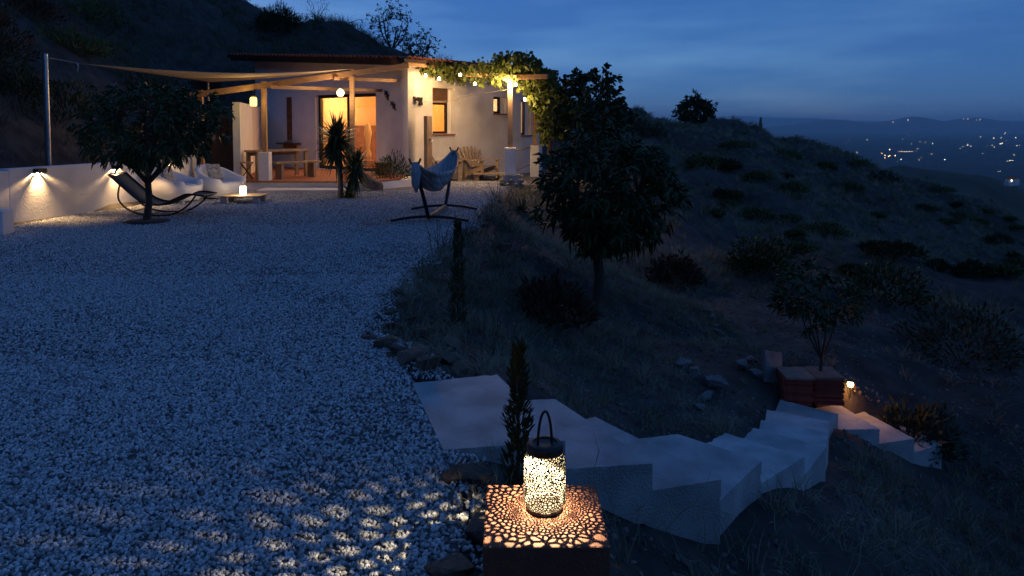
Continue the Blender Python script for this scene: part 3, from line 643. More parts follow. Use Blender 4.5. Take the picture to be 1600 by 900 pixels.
# string lights
BUL = [(665, 118, 20.75), (686, 123, 20.8), (719, 117, 20.85), (742, 131, 20.6), (777, 123, 20.2), (789, 123, 19.8), (806, 132, 19.8), (820, 155, 20.2)]
sl_ = thing('string_lights', 'string of glowing warm bulbs strung through the grapevine', 'string lights', (0, 0, 0))
M['bulb'] = emat('lit_bulb', (1, .80, .45), 45, False)
bp_ = [at_y(*b_) for b_ in BUL]; wp = []
for a, b_ in zip(bp_[:-1], bp_[1:]):
    for t_ in (0, .25, .5, .75): q = a.lerp(b_, t_); wp.append((q.x, q.y, q.z + .09 - .25 * t_ * (1 - t_)))
wp.append((bp_[-1].x, bp_[-1].y, bp_[-1].z + .09)); MB().tube([hw(.5, -.05, 3.2)] + wp, .006, 5).build('wire', 'black_metal', sl_)
for q in bp_:
    MB().lathe([(0, -.045), (.025, -.035), (.034, 0), (.02, .035), (.0, .045)], q, 10).build('bulb', 'bulb', sl_, smooth=True)
    MB().tube([(q.x, q.y, q.z + .045), (q.x, q.y, q.z + .09)], .014, 8).build('socket', 'black_metal', sl_)
    lamp(sl_, (q.x, q.y, q.z - .06), 25.0, (1, .61, .27), .03)
lp = thing('post_lamp', 'bright lamp at the top of the tall vine pergola post', 'lamp', (p1.x, p1.y - .12, 2.80))
MB().lathe([(0, -.07), (.05, -.06), (.06, 0), (.05, .05), (0, .06)], (0, 0, 0), 14).build('bulb', 'bulb', lp, smooth=True); MB().box((0, .03, .07), (.1, .1, .03)).build('holder', 'black_metal', lp)
lamp(lp, (0, -.08, -.05), 60, (1, .61, .27), .05)
cl = MB().tube([hw(.2, -.1, 2.3), hw(1.5, -.5, 2.36), Vector((-1.5, 20.7, 2.42)), Vector((-.12, 20.0, 2.6))], .006, 5).build('clothes_line', 'rope'); tag(cl, 'thin washing line stretched from the wall to the pergola post', 'line')

# adirondack chairs
def adirondack(name, label, loc, rz):
    t = thing(name, label, 'chair', loc, rz, 'wooden lounge chairs by the side wall')
    for k in range(7):
        y = (k - 3) * .085; hh = .82 - .035 * abs(k - 3) ** 1.6; s_ = (k - 3) * .055
        MB().bar((-.22, y, .30), (-.22 - hh * .42, y + s_ * 1.6, .30 + hh * .9), .072, .02, (1, 0, .3)).build('back_slat', 'chair_wood', t)
    for k in range(6): MB().box((-.18 + k * .105, 0, .335 + k * .012), (.09, .56, .022), rot=Matrix.Rotation(-.11, 3, 'Y')).build('seat_slat', 'chair_wood', t)
    for sgn in (-1, 1):
        y = sgn * .31; MB().bar((.42, y, .37), (-.55, y, .05), .03, .13).build('side_rail', 'chair_wood', t)
        MB().box((.40, sgn * .345, .28), (.11, .035, .56)).build('leg', 'chair_wood', t); MB().box((-.30, sgn * .345, .28), (.09, .03, .56)).build('leg', 'chair_wood', t)
        MB().box((.05, sgn * .36, .575), (.82, .14, .025)).build('armrest', 'chair_wood', t)
    MB().bar((-.42, -.36, .66), (-.42, .36, .66), .03, .06).build('back_brace', 'chair_wood', t)
    return t
adirondack('lounge_chair', 'slatted wooden armchair with fan back, seen beside the low wooden table', on_z(750, 279, 0) + Vector((0, 0, .01)), math.radians(-40))
adirondack('lounge_chair', 'slatted wooden armchair turned edge on, next to the tap post', on_z(699, 281, 0) + Vector((0, -.1, .01)), math.radians(2))
t = thing('low_table', 'low rough plank table on stones beside the stone plinth', 'table', on_z(764, 281, 0), .1)
for k in range(4): MB().box((0, -.24 + k * .16, .19), (.95, .15, .04)).build('plank', 'chair_wood', t)
for x in (-.38, .36): MB().box((x, 0, .085), (.14, .55, .17)).build('leg', 'old_wood', t)

# ------------------------------------------------------------------ garden wall and its lights
gw = thing('garden_wall', 'low white plastered garden wall along the foot of the dark hill', 'wall', (0, 0, 0))
wl = [(-8.62, 7.0), (-8.22, 12.0), (-7.80, 15.2), (-7.98, 18.6)]
for a, b_ in zip(wl[:-1], wl[1:]):
    d = Vector((b_[0] - a[0], b_[1] - a[1], 0)).normalized(); n_ = Vector((-d.y, d.x, 0)) * .22
    MB().prism([a, b_, (b_[0] + n_.x, b_[1] + n_.y), (a[0] + n_.x, a[1] + n_.y)], -.1, [.93, .9, .9, .93]).build('wall_section', 'plaster', gw, bevel=.015)
wb = MB().prism([(-8.2, 10.4), (-7.58, 10.9), (-7.66, 11.25), (-8.25, 11.1)], -.1, .37).build('low_wall_block', 'plaster', bevel=.015); tag(wb, 'short low white wall block in front of the garden wall', 'wall')
def wall_lamp(px, py, label):
    # point on the wall face seen through this pixel
    best = None
    for a, b_ in zip(wl[:-1], wl[1:]):
        for t_ in np.linspace(0, 1, 200):
            x, y = a[0] + (b_[0] - a[0]) * t_, a[1] + (b_[1] - a[1]) * t_; e = abs(800 + F * x / y - px)
            if best is None or e < best[0]: best = (e, x, y, math.atan2(b_[1] - a[1], b_[0] - a[0]))
    _, x, y, an = best; z = at_y(px, py, y).z
    t = thing('wall_light', label, 'wall light', (x, y, z), an, 'downlights on the garden wall')
    # local x along wall, -y out of the wall
    m_ = MB(); m_.box((0, -.055, .045), (.19, .11, .012)); m_.box((-.091, -.055, 0.008), (.008, .11, .064)); m_.box((.091, -.055, 0.008), (.008, .11, .064)); m_.box((0, -.106, .008), (.174, .008, .064)); m_.build('housing', 'black_metal', t)
    m_ = MB(); m_.box((-.036, -.052, -.019), (.024, .1, .01)); m_.box((.036, -.052, -.019), (.024, .1, .01)); m_.build('louvre', 'black_metal', t)
    MB().lathe([(0, -.012), (.008, -.008), (.010, 0), (0, .006)], (0, -.05, .030), 8).build('bulb', 'bulb', t)
    lamp(t, (0, -.045, .018), 85, (1, .62, .28), .014)
wall_lamp(57, 268, 'lit downlight on the garden wall near the steel mast'); wall_lamp(179, 262, 'lit downlight on the garden wall behind the rocking lounger'); wall_lamp(262, 250, 'lit downlight on the garden wall behind the white armchairs')
pl = MB().box((0, 0, .3), (.3, .3, .72)).build('wall_pier', 'plaster', bevel=.012); pl.location = (-7.62, 18.3, 0); tag(pl, 'short white pier at the end of the garden wall', 'pier')

# armchairs
def tub_chair(label, loc, rz):
    t = thing('tub_armchair', label, 'armchair', loc, rz, 'white plastic armchairs')
    mb = MB(); n = 40; rows = []
    def rad(a, k): return (abs(math.cos(a)) ** 3.2 + abs(math.sin(a)) ** 3.2) ** (-1 / 3.2) * k
    for (k, inner, zz) in ((.40, 0, .05), (.44, 0, .2), (.46, 0, None), (.435, 0, 'rim'), (.36, 0, None), (.33, 0, .37), (.0, 0, .35)):
        ring = []
        for i_ in range(n):
            a = 2 * math.pi * i_ / n; back = (1 - math.cos(a)) / 2; top = .46 + .30 * back ** 2.2 - (.10 if math.cos(a) > .75 else 0) * 1
            z = top - .02 if zz is None else (top if zz == 'rim' else zz)
            lean = -.07 * max(0, back - .4) * (z / .75) * 2
            ring.append((rad(a, k) * math.cos(a) + lean, rad(a, k) * math.sin(a), z))
        rows.append(ring)
    mb.v = [p for r in rows for p in r]; mb.f = [(i_ * n + k, i_ * n + (k + 1) % n, (i_ + 1) * n + (k + 1) % n, (i_ + 1) * n + k) for i_ in range(len(rows) - 1) for k in range(n)]
    o = mb.build('shell', 'whiteplastic', t, smooth=True)
    MB().lathe([(0, .39), (.26, .39), (.30, .37), (.28, .345)], (0, 0, 0), 24).build('seat_pad', 'blue_cloth', t, smooth=True)
    for x in (-.27, .27):
        for y in (-.27, .27): MB().box((x, y, .035), (.08, .08, .09)).build('foot', 'whiteplastic', t, bevel=.01)
    return t
def cushion(label, loc, rot):
    mb = MB(); n = 10
    for sgn in (-1, 1):
        k = len(mb.v)
        for i_ in range(n + 1):
            for j_ in range(n + 1):
                u, v = i_ / n * 2 - 1, j_ / n * 2 - 1; mb.v.append((sgn * .07 * ((1 - u ** 4) * (1 - v ** 4)) ** .6, u * .19, v * .19))
        mb.f += [(k + i_ * (n + 1) + j_, k + (i_ + 1) * (n + 1) + j_, k + (i_ + 1) * (n + 1) + j_ + 1, k + i_ * (n + 1) + j_ + 1) for i_ in range(n) for j_ in range(n)]
    o = mb.build('cushion', 'cushion', smooth=True); o.location = loc; o.rotation_euler = rot; tag(o, label, 'cushion', 'cushions on the armchairs')
tub_chair('white moulded tub armchair partly behind the rocking lounger', (-7.18, 15.75, .0), math.radians(-8)); tub_chair('white moulded tub armchair next to the low pallet table', (-6.55, 16.55, .0), math.radians(-28))
cushion('grey patterned cushion in the armchair behind the lounger', (-7.42, 15.8, .58), (0, -.3, -.15)); cushion('grey patterned cushion in the armchair next to the pallet table', (-6.74, 16.64, .58), (0, -.35, -.5))
# pallet table and its lantern
t = thing('pallet_table', 'low pallet coffee table on blocks in front of the armchairs', 'table', (-5.7, 15.6, 0), .05)
for k in range(5): MB().box((0, -.28 + k * .14, .155), (.86, .125, .022)).build('plank', 'chair_wood', t)
for x in (-.33, 0, .33): MB().box((x, 0, .132), (.09, .66, .02)).build('batten', 'chair_wood', t)
for x in (-.33, .33):
    for y in (-.25, .25): MB().box((x, y, .06), (.12, .13, .12)).build('block', 'concrete', t)
M['frost'] = emat('lit_frosted_glass', (1, .86, .62), 4.5)
t = thing('table_lantern', 'glowing white jar lantern standing on the pallet table', 'lantern', (-5.7, 15.55, .167))
MB().lathe([(0, .0), (.06, 0), (.065, .02), (.065, .17), (.05, .19), (0, .19)], (0, 0, 0), 18).build('jar', 'frost', t, smooth=True); MB().lathe([(0, .225), (.045, .22), (.05, .192), (0, .192)], (0, 0, 0), 16).build('lid', 'black_metal', t)
MB().tube([(-.045, 0, .2), (-.04, 0, .27), (0, 0, .30), (.04, 0, .27), (.045, 0, .2)], .006, 6).build('handle', 'black_metal', t); lamp(t, (0, -.0, .36), 6, WARM2, .05); lamp(t, (0, -.14, .1), 4, WARM2, .05)

# rocking lounger
t = thing('rocking_lounger', 'black tubular rocking sun lounger beside the small tree', 'lounger', (-6.4, 13.5, 0))
def sm(pts, n=6):
    o = []; P_ = [Vector(p) for p in pts]
    for i_ in range(len(P_) - 1):
        p0, p1_, p2_, p3_ = P_[max(i_ - 1, 0)], P_[i_], P_[i_ + 1], P_[min(i_ + 2, len(P_) - 1)]
        for k in range(n):
            s_ = k / n; o.append(.5 * ((2 * p1_) + (p2_ - p0) * s_ + (2 * p0 - 5 * p1_ + 4 * p2_ - p3_) * s_ ** 2 + (3 * p1_ - p0 - 3 * p2_ + p3_) * s_ ** 3))
    return o + [P_[-1]]
RAIL = [(-.86, .76), (-.55, .48), (-.28, .27), (.05, .21), (.36, .33), (.55, .40), (.84, .37)]; ROCK = [(-.66, .57), (-.68, .30), (-.45, .09), (-.1, .02), (.28, .04), (.55, .19), (.70, .37)]
for y in (-.3, .3):
    MB().tube(sm([(x, y, z) for x, z in RAIL]), .017, 8).build('side_rail', 'black_metal', t, smooth=True); MB().tube(sm([(x, y, z) for x, z in ROCK]), .017, 8).build('rocker', 'black_metal', t, smooth=True)
for (x, z) in (RAIL[0], RAIL[-1], ROCK[2], ROCK[4]): MB().tube([(x, -.3, z), (x, .3, z)], .014, 8).build('crossbar', 'black_metal', t)
M['sling'] = mat('grey_sling', (.10, .11, .10), (.06, .065, .06), 40, .8)
mb = MB(); c_ = sm([(x, 0, z) for x, z in RAIL])
for k, p in enumerate(c_): mb.v += [(p.x, -.285, p.z - .01), (p.x, 0, p.z - .03), (p.x, .285, p.z - .01)]
for k in range(len(c_) - 1): mb.f += [(3 * k, 3 * k + 3, 3 * k + 4, 3 * k + 1), (3 * k + 1, 3 * k + 4, 3 * k + 5, 3 * k + 2)]
mb.build('sling', 'sling', t, smooth=True).modifiers.new('thick', 'SOLIDIFY').thickness = .006

# hammock on its stand
t = thing('hammock_stand', 'dark curved hammock stand standing on the gravel', 'hammock stand', (-1.36, 13.3, 0))
o_ = Vector((-1.36, 13.3, 0)); nb, fb = Vector((-1.42, 12.45, .075)), Vector((-1.29, 14.2, .075)); ntp, ftp = Vector((-1.50, 11.35, 1.03)), Vector((-1.2, 15.25, 1.09))
for c0, xs in ((nb, (-2.06, -.74)), (fb, (-1.95, -.68))):
    MB().tube(sm([(xs[0], c0.y, .022), ((xs[0] + c0.x) / 2, c0.y, .075), (c0.x, c0.y, .095), ((xs[1] + c0.x) / 2, c0.y, .075), (xs[1], c0.y, .022)]) if 0 else [p - o_ for p in sm([(xs[0], c0.y, .022), ((xs[0] + c0.x) / 2, c0.y, .075), (c0.x, c0.y, .095), ((xs[1] + c0.x) / 2, c0.y, .075), (xs[1], c0.y, .022)])], .024, 8).build('foot', 'black_metal', t, smooth=True)
MB().bar(nb - o_, fb - o_, .06, .06).build('spine', 'old_wood', t)
for a, b_ in ((nb, ntp), (fb, ftp)):
    mid = a.lerp(b_, .5) + Vector((0, (b_.y - a.y) * -.12, -.06)); MB().tube([p - o_ for p in sm([a, mid, b_])], [.034] * 13, 8).build('arm', 'black_metal', t, smooth=True)
    for sgn in (-1, 1): MB().tube([p - o_ for p in sm([b_ - Vector((0, 0, .03)), b_ + Vector((sgn * .06, 0, .03)), b_ + Vector((sgn * .09, 0, .10))])], .016, 8).build('prong', 'black_metal', t, smooth=True)
hm = MB(); nu, nv = 40, 26
for i_ in range(nu + 1):
    u = i_ / nu; c0 = ntp.lerp(ftp, u); sag = .62 * (1 - (2 * u - 1) ** 2) ** .85; wd = .05 + .30 * math.sin(math.pi * u) ** .8
    for j_ in range(nv + 1):
        v = j_ / nv * 2 - 1; fold = .022 * math.sin(v * 23 + 3 * math.sin(u * 5)) * (1 - .5 * math.sin(math.pi * u)) + .012 * math.sin(v * 41 + u * 9)
        hm.v.append((c0.x + wd * v * (1 - .25 * abs(v)), c0.y, c0.z + .02 - sag + .36 * math.sin(math.pi * u) ** .8 * abs(v) ** 1.6 + fold))
hm.f = [(i_ * (nv + 1) + j_, (i_ + 1) * (nv + 1) + j_, (i_ + 1) * (nv + 1) + j_ + 1, i_ * (nv + 1) + j_ + 1) for i_ in range(nu) for j_ in range(nv)]
k = len(hm.v)   # knotted tail hanging from the near end
hm.tube([ntp + Vector((0, .0, .04)), ntp + Vector((.02, -.03, -.12)), ntp + Vector((.01, -.03, -.30)), ntp + Vector((.03, -.02, -.42))], [.05, .075, .06, .02], 8)
o = hm.build('hammock', 'hammock', smooth=True); o.modifiers.new('thick', 'SOLIDIFY').thickness = .006; tag(o, 'blue grey striped cloth hammock slung on the dark stand', 'hammock')

# ------------------------------------------------------------------ red plinth with the perforated lantern
bx0 = MB(); _c = [on_z(765, 757, .30), on_z(935, 757, .30), on_z(948, 855, .30), on_z(751, 855, .30)]; CB = (sum(p.x for p in _c) / 4, sum(p.y for p in _c) / 4); CD = (_c[0].y - _c[3].y) / 2
bx0.prism([(CB[0] - .205, CB[1] - CD), (CB[0] + .205, CB[1] - CD), (CB[0] + .205, CB[1] + CD), (CB[0] - .205, CB[1] + CD)], -.55, .30)
o = bx0.build('square_pillar', 'wine', bevel=.006); tag(o, 'square red rendered pillar carrying the perforated lantern', 'pillar')
LZ, LR, LH = .30, .074, .235
lt = thing('perforated_lantern', 'metal lantern pierced with leaf shaped holes glowing on the red pillar', 'lantern', (*on_z(851, 795, .30).xy, LZ))
def perforated(seed, cell, web, R_, z0, z1, prof):
    r = np.random.default_rng(seed); W_ = 2 * math.pi * R_; H_ = z1 - z0; n = int(W_ * H_ / cell ** 2)
    P_ = np.c_[r.uniform(0, W_, n), r.uniform(0, H_, n)]
    for _ in range(3):    # relax by pushing near neighbours apart
        d = P_[:, None] - P_[None]; d[..., 0] -= W_ * np.round(d[..., 0] / W_); q = np.hypot(d[..., 0], d[..., 1]) + np.eye(n) * 9
        f = (np.clip(cell * .95 - q, 0, None) / q)[..., None] * d; P_ += f.sum(1) * .35; P_[:, 0] %= W_; P_[:, 1] = np.clip(P_[:, 1], .1 * cell, H_ - .1 * cell)
    V, Fc = [], []
    for c in P_:
        d = P_ - c; d[:, 0] -= W_ * np.round(d[:, 0] / W_); dist = np.hypot(d[:, 0], d[:, 1]); k = np.argsort(dist)[1:18]
        N_ = [d[i] / dist[i] for i in k] + [np.array([0, 1.]), np.array([0, -1.])]; D_ = [dist[i] / 2 for i in k] + [H_ - c[1], c[1]]
        N_, D_ = np.array(N_), np.array(D_); ang = list(np.linspace(0, 2 * math.pi, 12, endpoint=False)); crn = []
        for a in range(len(D_)):
            for b_ in range(a + 1, len(D_)):
                m_ = np.array([N_[a], N_[b_]]); dt = np.linalg.det(m_)
                if abs(dt) < 1e-6: continue
                p = np.linalg.solve(m_, [D_[a], D_[b_]])
                if np.all(N_ @ p <= D_ + 1e-9): crn.append(math.atan2(p[1], p[0]) % (2 * math.pi))
        ang = np.array(sorted(set(np.round(ang + crn, 5)))); dirs = np.c_[np.cos(ang), np.sin(ang)]; dn = dirs @ N_.T
        rout = np.min(np.where(dn > 1e-6, D_ / np.where(dn > 1e-6, dn, 1), 9), axis=1)
        Di = np.clip(D_ - web, .0006, None); rin = (np.sum(np.clip(dn / Di, 0, None) ** 7, axis=1)) ** (-1 / 7)
        rin = np.minimum(rin, rout * .96); k0 = len(V); m2 = len(ang)
        for rr_ in (rout, rin):
            for e, dd in zip(rr_, dirs): V.append(c + e * dd)
        Fc += [(k0 + i_, k0 + (i_ + 1) % m2, k0 + m2 + (i_ + 1) % m2, k0 + m2 + i_) for i_ in range(m2)]
    mb = MB()
    for p in V:
        a = p[0] / R_; z = z0 + p[1]; q = prof(z); mb.v.append((q * math.cos(a), q * math.sin(a), z))
    mb.f = Fc; return mb
def lprof(z):
    t_ = min(1, max(0, (z - .012) / .03)); u = min(1, max(0, (LH - .028 - z) / .035)); return LR * (.82 + .18 * math.sin(t_ * math.pi / 2)) * (.80 + .20 * math.sin(u * math.pi / 2))
M['bronze'] = mat('dark_bronze_metal', (.035, .028, .024), (.025, .02, .018), 20, .45)
M['cream_inside'] = mat('cream_enamel', (.36, .34, .29), (.33, .31, .26), 20, .6)
sh = perforated(5, .0088, .0017, LR, .012, LH - .028, lprof); sh.build('pierced_body', 'bronze', lt)
s2 = MB(); s2.v = [(x * .985, y * .985, z) for x, y, z in sh.v]; s2.f = sh.f; s2.build('inner_lining', 'cream_inside', lt)
MB().lathe([(0, .0), (.058, 0), (.062, .006), (.062, .014), (.0, .012)], (0, 0, 0), 28).build('base', 'bronze', lt, smooth=False)
zt = LH - .030
MB().lathe([(.0, zt + .002), (.060, zt), (.064, zt + .004), (.064, zt + .026), (.058, zt + .034), (.044, zt + .036), (.042, zt + .031), (0, zt + .031)], (0, 0, 0), 28).build('cap', 'bronze', lt)
ha = [(-.052 * math.cos(a) * .55 - 0.0, 0, zt + .02 + .125 * math.sin(a)) for a in np.linspace(0, math.pi, 15)]
ha = [(x * math.cos(.5), x * math.sin(.5), z) for x, _, z in ha]
MB().tube(ha, .0048, 8).build('handle', 'bronze', lt, smooth=True)
M['led'] = emat('lit_led', (1, .86, .60), 60, False)
MB().lathe([(0, -.006), (.006, -.004), (.008, 0), (0, .002)], (0, 0, zt - .004), 10).build('led', 'led', lt)
ll_ = bpy.data.lights.new('led_light', 'SPOT'); ll_.energy = 32; ll_.color = (1, .83, .52); ll_.shadow_soft_size = .0011; ll_.spot_size = math.radians(142); ll_.spot_blend = .5
lo_ = bpy.data.objects.new('led_light', ll_); C.objects.link(lo_); lo_.parent = lt; lo_.location = (0, 0, zt - .012); lo_.rotation_euler = Vector((-.30, -.20, -.93)).to_track_quat('-Z', 'Y').to_euler()

# ------------------------------------------------------------------ plants
def crown_tree(name, label, base, fork, crown, radii, tips, lpt, ll, lw, leafm, barkm, trunk_r, seed, droop=.3, limbs=6, cat='tree', group=None, shell=.55, up=.25, flat=0.0):
    r = np.random.default_rng(seed); base = Vector(base); fork = Vector(fork); crown = Vector(crown)
    t = thing(name, label, cat, base, 0, group)
    d = rvec(tips, r); rad = r.uniform(shell, 1, tips) ** .6; lump = 1 + .16 * np.sin(d[:, 0] * 5 + seed) * np.sin(d[:, 2] * 4 + seed * 2) + .1 * r.normal(size=tips)
    T = np.array(crown) + d * (rad * lump)[:, None] * np.array(radii)
    if flat: T[:, 2] = np.maximum(T[:, 2], crown.z - radii[2] * flat + r.uniform(-.06, .06, tips))
    mb = MB(); mid = base.lerp(fork, .5) + Vector((trunk_r * .5, 0, 0))
    mb.tube([p - base for p in (base - Vector((0, 0, .12)), base + Vector((0, 0, .05)), mid, fork)], [trunk_r * 1.45, trunk_r * 1.1, trunk_r * .9, trunk_r * .8], 9)
    hubs = []
    for k in range(limbs):
        a = 6.28 * k / limbs + r.uniform(-.3, .3); e = crown + Vector((math.cos(a) * radii[0] * .5, math.sin(a) * radii[1] * .5, radii[2] * r.uniform(-.2, .45)))
        m1 = fork.lerp(e, .5) + Vector((math.cos(a), math.sin(a), 0)) * radii[0] * .10 - Vector((0, 0, radii[2] * .06)); pts = sm([fork - Vector((0, 0, trunk_r)), m1, e], 4)
        mb.tube([p - base for p in pts], list(np.linspace(trunk_r * .6, trunk_r * .2, len(pts))), 6); hubs += pts[3:]
    H_ = np.array([list(h) for h in hubs])
    for p in T[::2]:
        h = hubs[int(np.argmin(((H_ - p) ** 2).sum(1)))]; mb.tube([h - base, (h.lerp(Vector(p), .55) + Vector((0, 0, .02)) - base), Vector(p) - base], [trunk_r * .17, trunk_r * .11, trunk_r * .05], 4, False)
    mb.build('trunk', barkm, t, smooth=True)
    P_ = np.repeat(T, lpt, 0) + r.normal(size=(tips * lpt, 3)) * ll * .22; D_ = np.repeat((T - np.array(crown)) / np.array(radii), lpt, 0) * .7 + rvec(tips * lpt, r) * 1.0; D_[:, 2] += up
    v, f = leaf_mesh(P_ - np.array(base), D_, ll * r.uniform(.6, 1.15, len(P_)), lw * r.uniform(.7, 1.2, len(P_)), droop, r)
    npmesh('crown', v, f, leafm, t); return t
b_ = on_z(230, 347, 0)
crown_tree('small_tree', 'small round leafy tree in the gravel before the garden wall', b_, b_ + Vector((.03, 0, .72)), (b_.x + .12, b_.y, 1.63), (1.12, 1.0, .68), 330, 15, .17, .042, 'leaf2', 'bark', .062, 3, .45, 6, flat=.85)
rg = MB().lathe([(.36, -.01), (.33, .03), (.2, .035), (0, .05)], (0, 0, 0), 22); rg.v = [(x * (1 + .15 * math.sin(y * 30)), y, z) for x, y, z in rg.v]; o = rg.build('planting_ring', 'soil', smooth=True); o.location = (b_.x, b_.y, .0); tag(o, 'dark soil ring around the foot of the small tree', 'soil ring')
b_ = Vector((1.17, 9.97, gz(1.17, 9.97)))
crown_tree('slope_tree', 'larger dark leafy tree growing on the slope below the yard', b_, b_ + Vector((-.02, 0, .80)), (b_.x + .14, b_.y, .74), (.90, .9, .82), 420, 15, .16, .042, 'leaf', 'bark', .082, 8, .45, 7, flat=.95)
crown_tree('fig_tree', 'tall dark tree beside the vine pergola, a leafy spike on top', (2.1, 22.2, gz(2.1, 22.2)), (2.0, 22.2, 1.3), (2.1, 22.4, 2.15), (1.35, 1.2, 1.15), 330, 13, .17, .11, 'leaf', 'bark', .09, 12, .3, 7)
crown_tree('crest_tree', 'dark rounded tree standing alone on the hill crest', (16.1, 64.5, gz(16.1, 64.5)), (16.1, 64.5, gz(16.1, 64.5) + .6), (16.1, 64.5, 2.75), (1.6, 1.5, 1.35), 260, 12, .34, .13, 'shrub', 'bark', .12, 15, .2, 6)
o_ = at_y(612, 72, 40); z0 = gz(o_.x, 40)
crown_tree('almond_tree', 'sparse bare looking tree on the skyline above the cottage roof', (o_.x, 40, z0), (o_.x, 40, z0 + .4), (o_.x + .1, 40, z0 + 1.6), (1.6, 1.4, 1.5), 170, 7, .17, .06, 'olive', 'bark', .08, 17, .1, 9, shell=.2)
o_ = at_y(650, 85, 40); z0 = gz(o_.x, 40)
crown_tree('almond_tree', 'lower bushy tree beside the sparse tree on the skyline', (o_.x, 40.5, z0), (o_.x, 40.5, z0 + .2), (o_.x + .1, 40.5, z0 + .95), (1.3, 1.2, .9), 130, 8, .17, .06, 'olive', 'bark', .07, 18, .1, 8, shell=.2)
b_ = Vector((3.42, 8.15, gz(3.42, 8.15)))
crown_tree('young_tree', 'thin young tree beside the stack of red tiles', b_, b_ + Vector((.06, 0, .62)), (3.45, 8.2, b_.z + 1.3), (.5, .45, .35), 90, 12, .10, .03, 'leaf', 'bark', .022, 21, .35, 5)
# grapevine
def vine():
    r = np.random.default_rng(31); P_ = []
    A = [hw(.35, -.3, 3.28), hw(1.7, -.6, 3.22), p1 + Vector((-.3, .2, 3.15)), p1 + Vector((.7, .3, 2.95)), p2 + Vector((.2, 0, 2.9)), p3 + Vector((.5, 0, 2.6))]
    R_ = [.20, .36, .46, .52, .6, .7]
    for k in range(len(A) - 1):
        for q in range(420):
            t_ = r.random(); c = A[k].lerp(A[k + 1], t_); e = R_[k] * (1 - t_) + R_[k + 1] * t_; d = rvec(1, r)[0] * e * r.uniform(.3, 1.1); P_.append((c.x + d[0], c.y + d[1] * 1.3, c.z + d[2] * (.8 if d[2] > 0 else 1.0)))
    for (c, e, n_) in ((p1 + Vector((.15, .1, 3.35)), (.75, .6, .30), 420), (p1 + Vector((.85, .6, 2.6)), (.5, .5, .7), 420), (p2 + Vector((.75, -.3, 2.1)), (.5, .5, .9), 460), (p1 + Vector((1.0, 1.2, 1.7)), (.28, .4, .7), 200)):
        d = rvec(n_, r) * (r.uniform(.3, 1, n_) ** .5)[:, None] * np.array(e); P_ += [tuple(np.array(c) + q) for q in d]
    P_ = np.array(P_); t = thing('grapevine', 'leafy grapevine covering the pergola, lit yellow by bulbs', 'vine', p3 + Vector((.1, -.2, -.1)))
    D_ = rvec(len(P_), r); D_[:, 2] -= .5; v, f = leaf_mesh(P_ - np.array(t.location), D_, r.uniform(.08, .16, len(P_)), r.uniform(.08, .15, len(P_)), .25, r); npmesh('foliage', v, f, 'vine', t)
    mb = MB(); o_ = t.location
    for q in range(4):
        mb.tube([p - o_ for p in sm([Vector((o_.x + .08 * q, o_.y, -.2)), Vector((o_.x - .06 + .1 * q, o_.y - .1, .9)), Vector((o_.x + .12 * q, o_.y - .1, 1.9)), p2 + Vector((.2, 0, 2.9)), p1 + Vector((.1 + .1 * q, .3, 3.05)), hw(1.6, -.4 - .1 * q, 3.2)])], .022, 6)
    mb.build('stem', 'bark', t, smooth=True)
vine()
# yucca
def spikes(mb, c, n, ln, wd, r, up=.25):
    for q in range(n):
        d = rvec(1, r)[0]; d[2] = d[2] * .85 + up; d /= np.linalg.norm(d); l_ = ln * r.uniform(.75, 1.1); sd = np.cross(d, [0, 0, 1]); sd /= np.linalg.norm(sd) + 1e-6; c_ = np.array(c)
        dr = np.array([0, 0, -1]) * l_ * (.10 if d[2] > .2 else .22); a = c_ + d * .04
        mb.add([a + sd * wd * .5, a - sd * wd * .5, c_ + d * l_ * .5 - sd * wd * .5 + dr * .2, c_ + d * l_ * .5 + sd * wd * .5 + dr * .2, c_ + d * l_ + dr], [(0, 1, 2, 3), (3, 2, 4)])
r_ = np.random.default_rng(40); b_ = on_z(532, 309, 0); t = thing('yucca', 'tall spiky yucca with two heads in front of the glass door', 'yucca', b_)
h1 = at_y(526, 222, b_.y) - b_; h2 = at_y(556, 262, b_.y) - b_
MB().tube(sm([(0, 0, -.05), (.0, 0, .5), h1]), [.075, .07, .066, .062, .06, .06, .06, .06, .06, .06, .06, .06, .06], 10).build('trunk', 'palebark', t, smooth=True)
MB().tube(sm([(.1, .05, -.05), (.2, .05, .3), h2]), .04, 8).build('trunk', 'palebark', t, smooth=True)
for c, n_, ln in ((h1, 420, .68), (h2, 240, .50), (Vector((.22, .0, .06)), 90, .36)):
    mb = MB(); 
    for q in range(5): spikes(mb, c + Vector((0, 0, (q - 2) * .07)), n_ // 5, ln, .05, r_, .12 if c is not h1 else .2)
    mb.build('leaf_head', 'yucca', t)
o = rock('boulder', on_z(584, 298, 0) + Vector((0, 0, .15)), (.33, .32, .42), .4, 'rock', None, 3); tag(o, 'angular brown boulder at the patio edge beside the yucca', 'boulder')
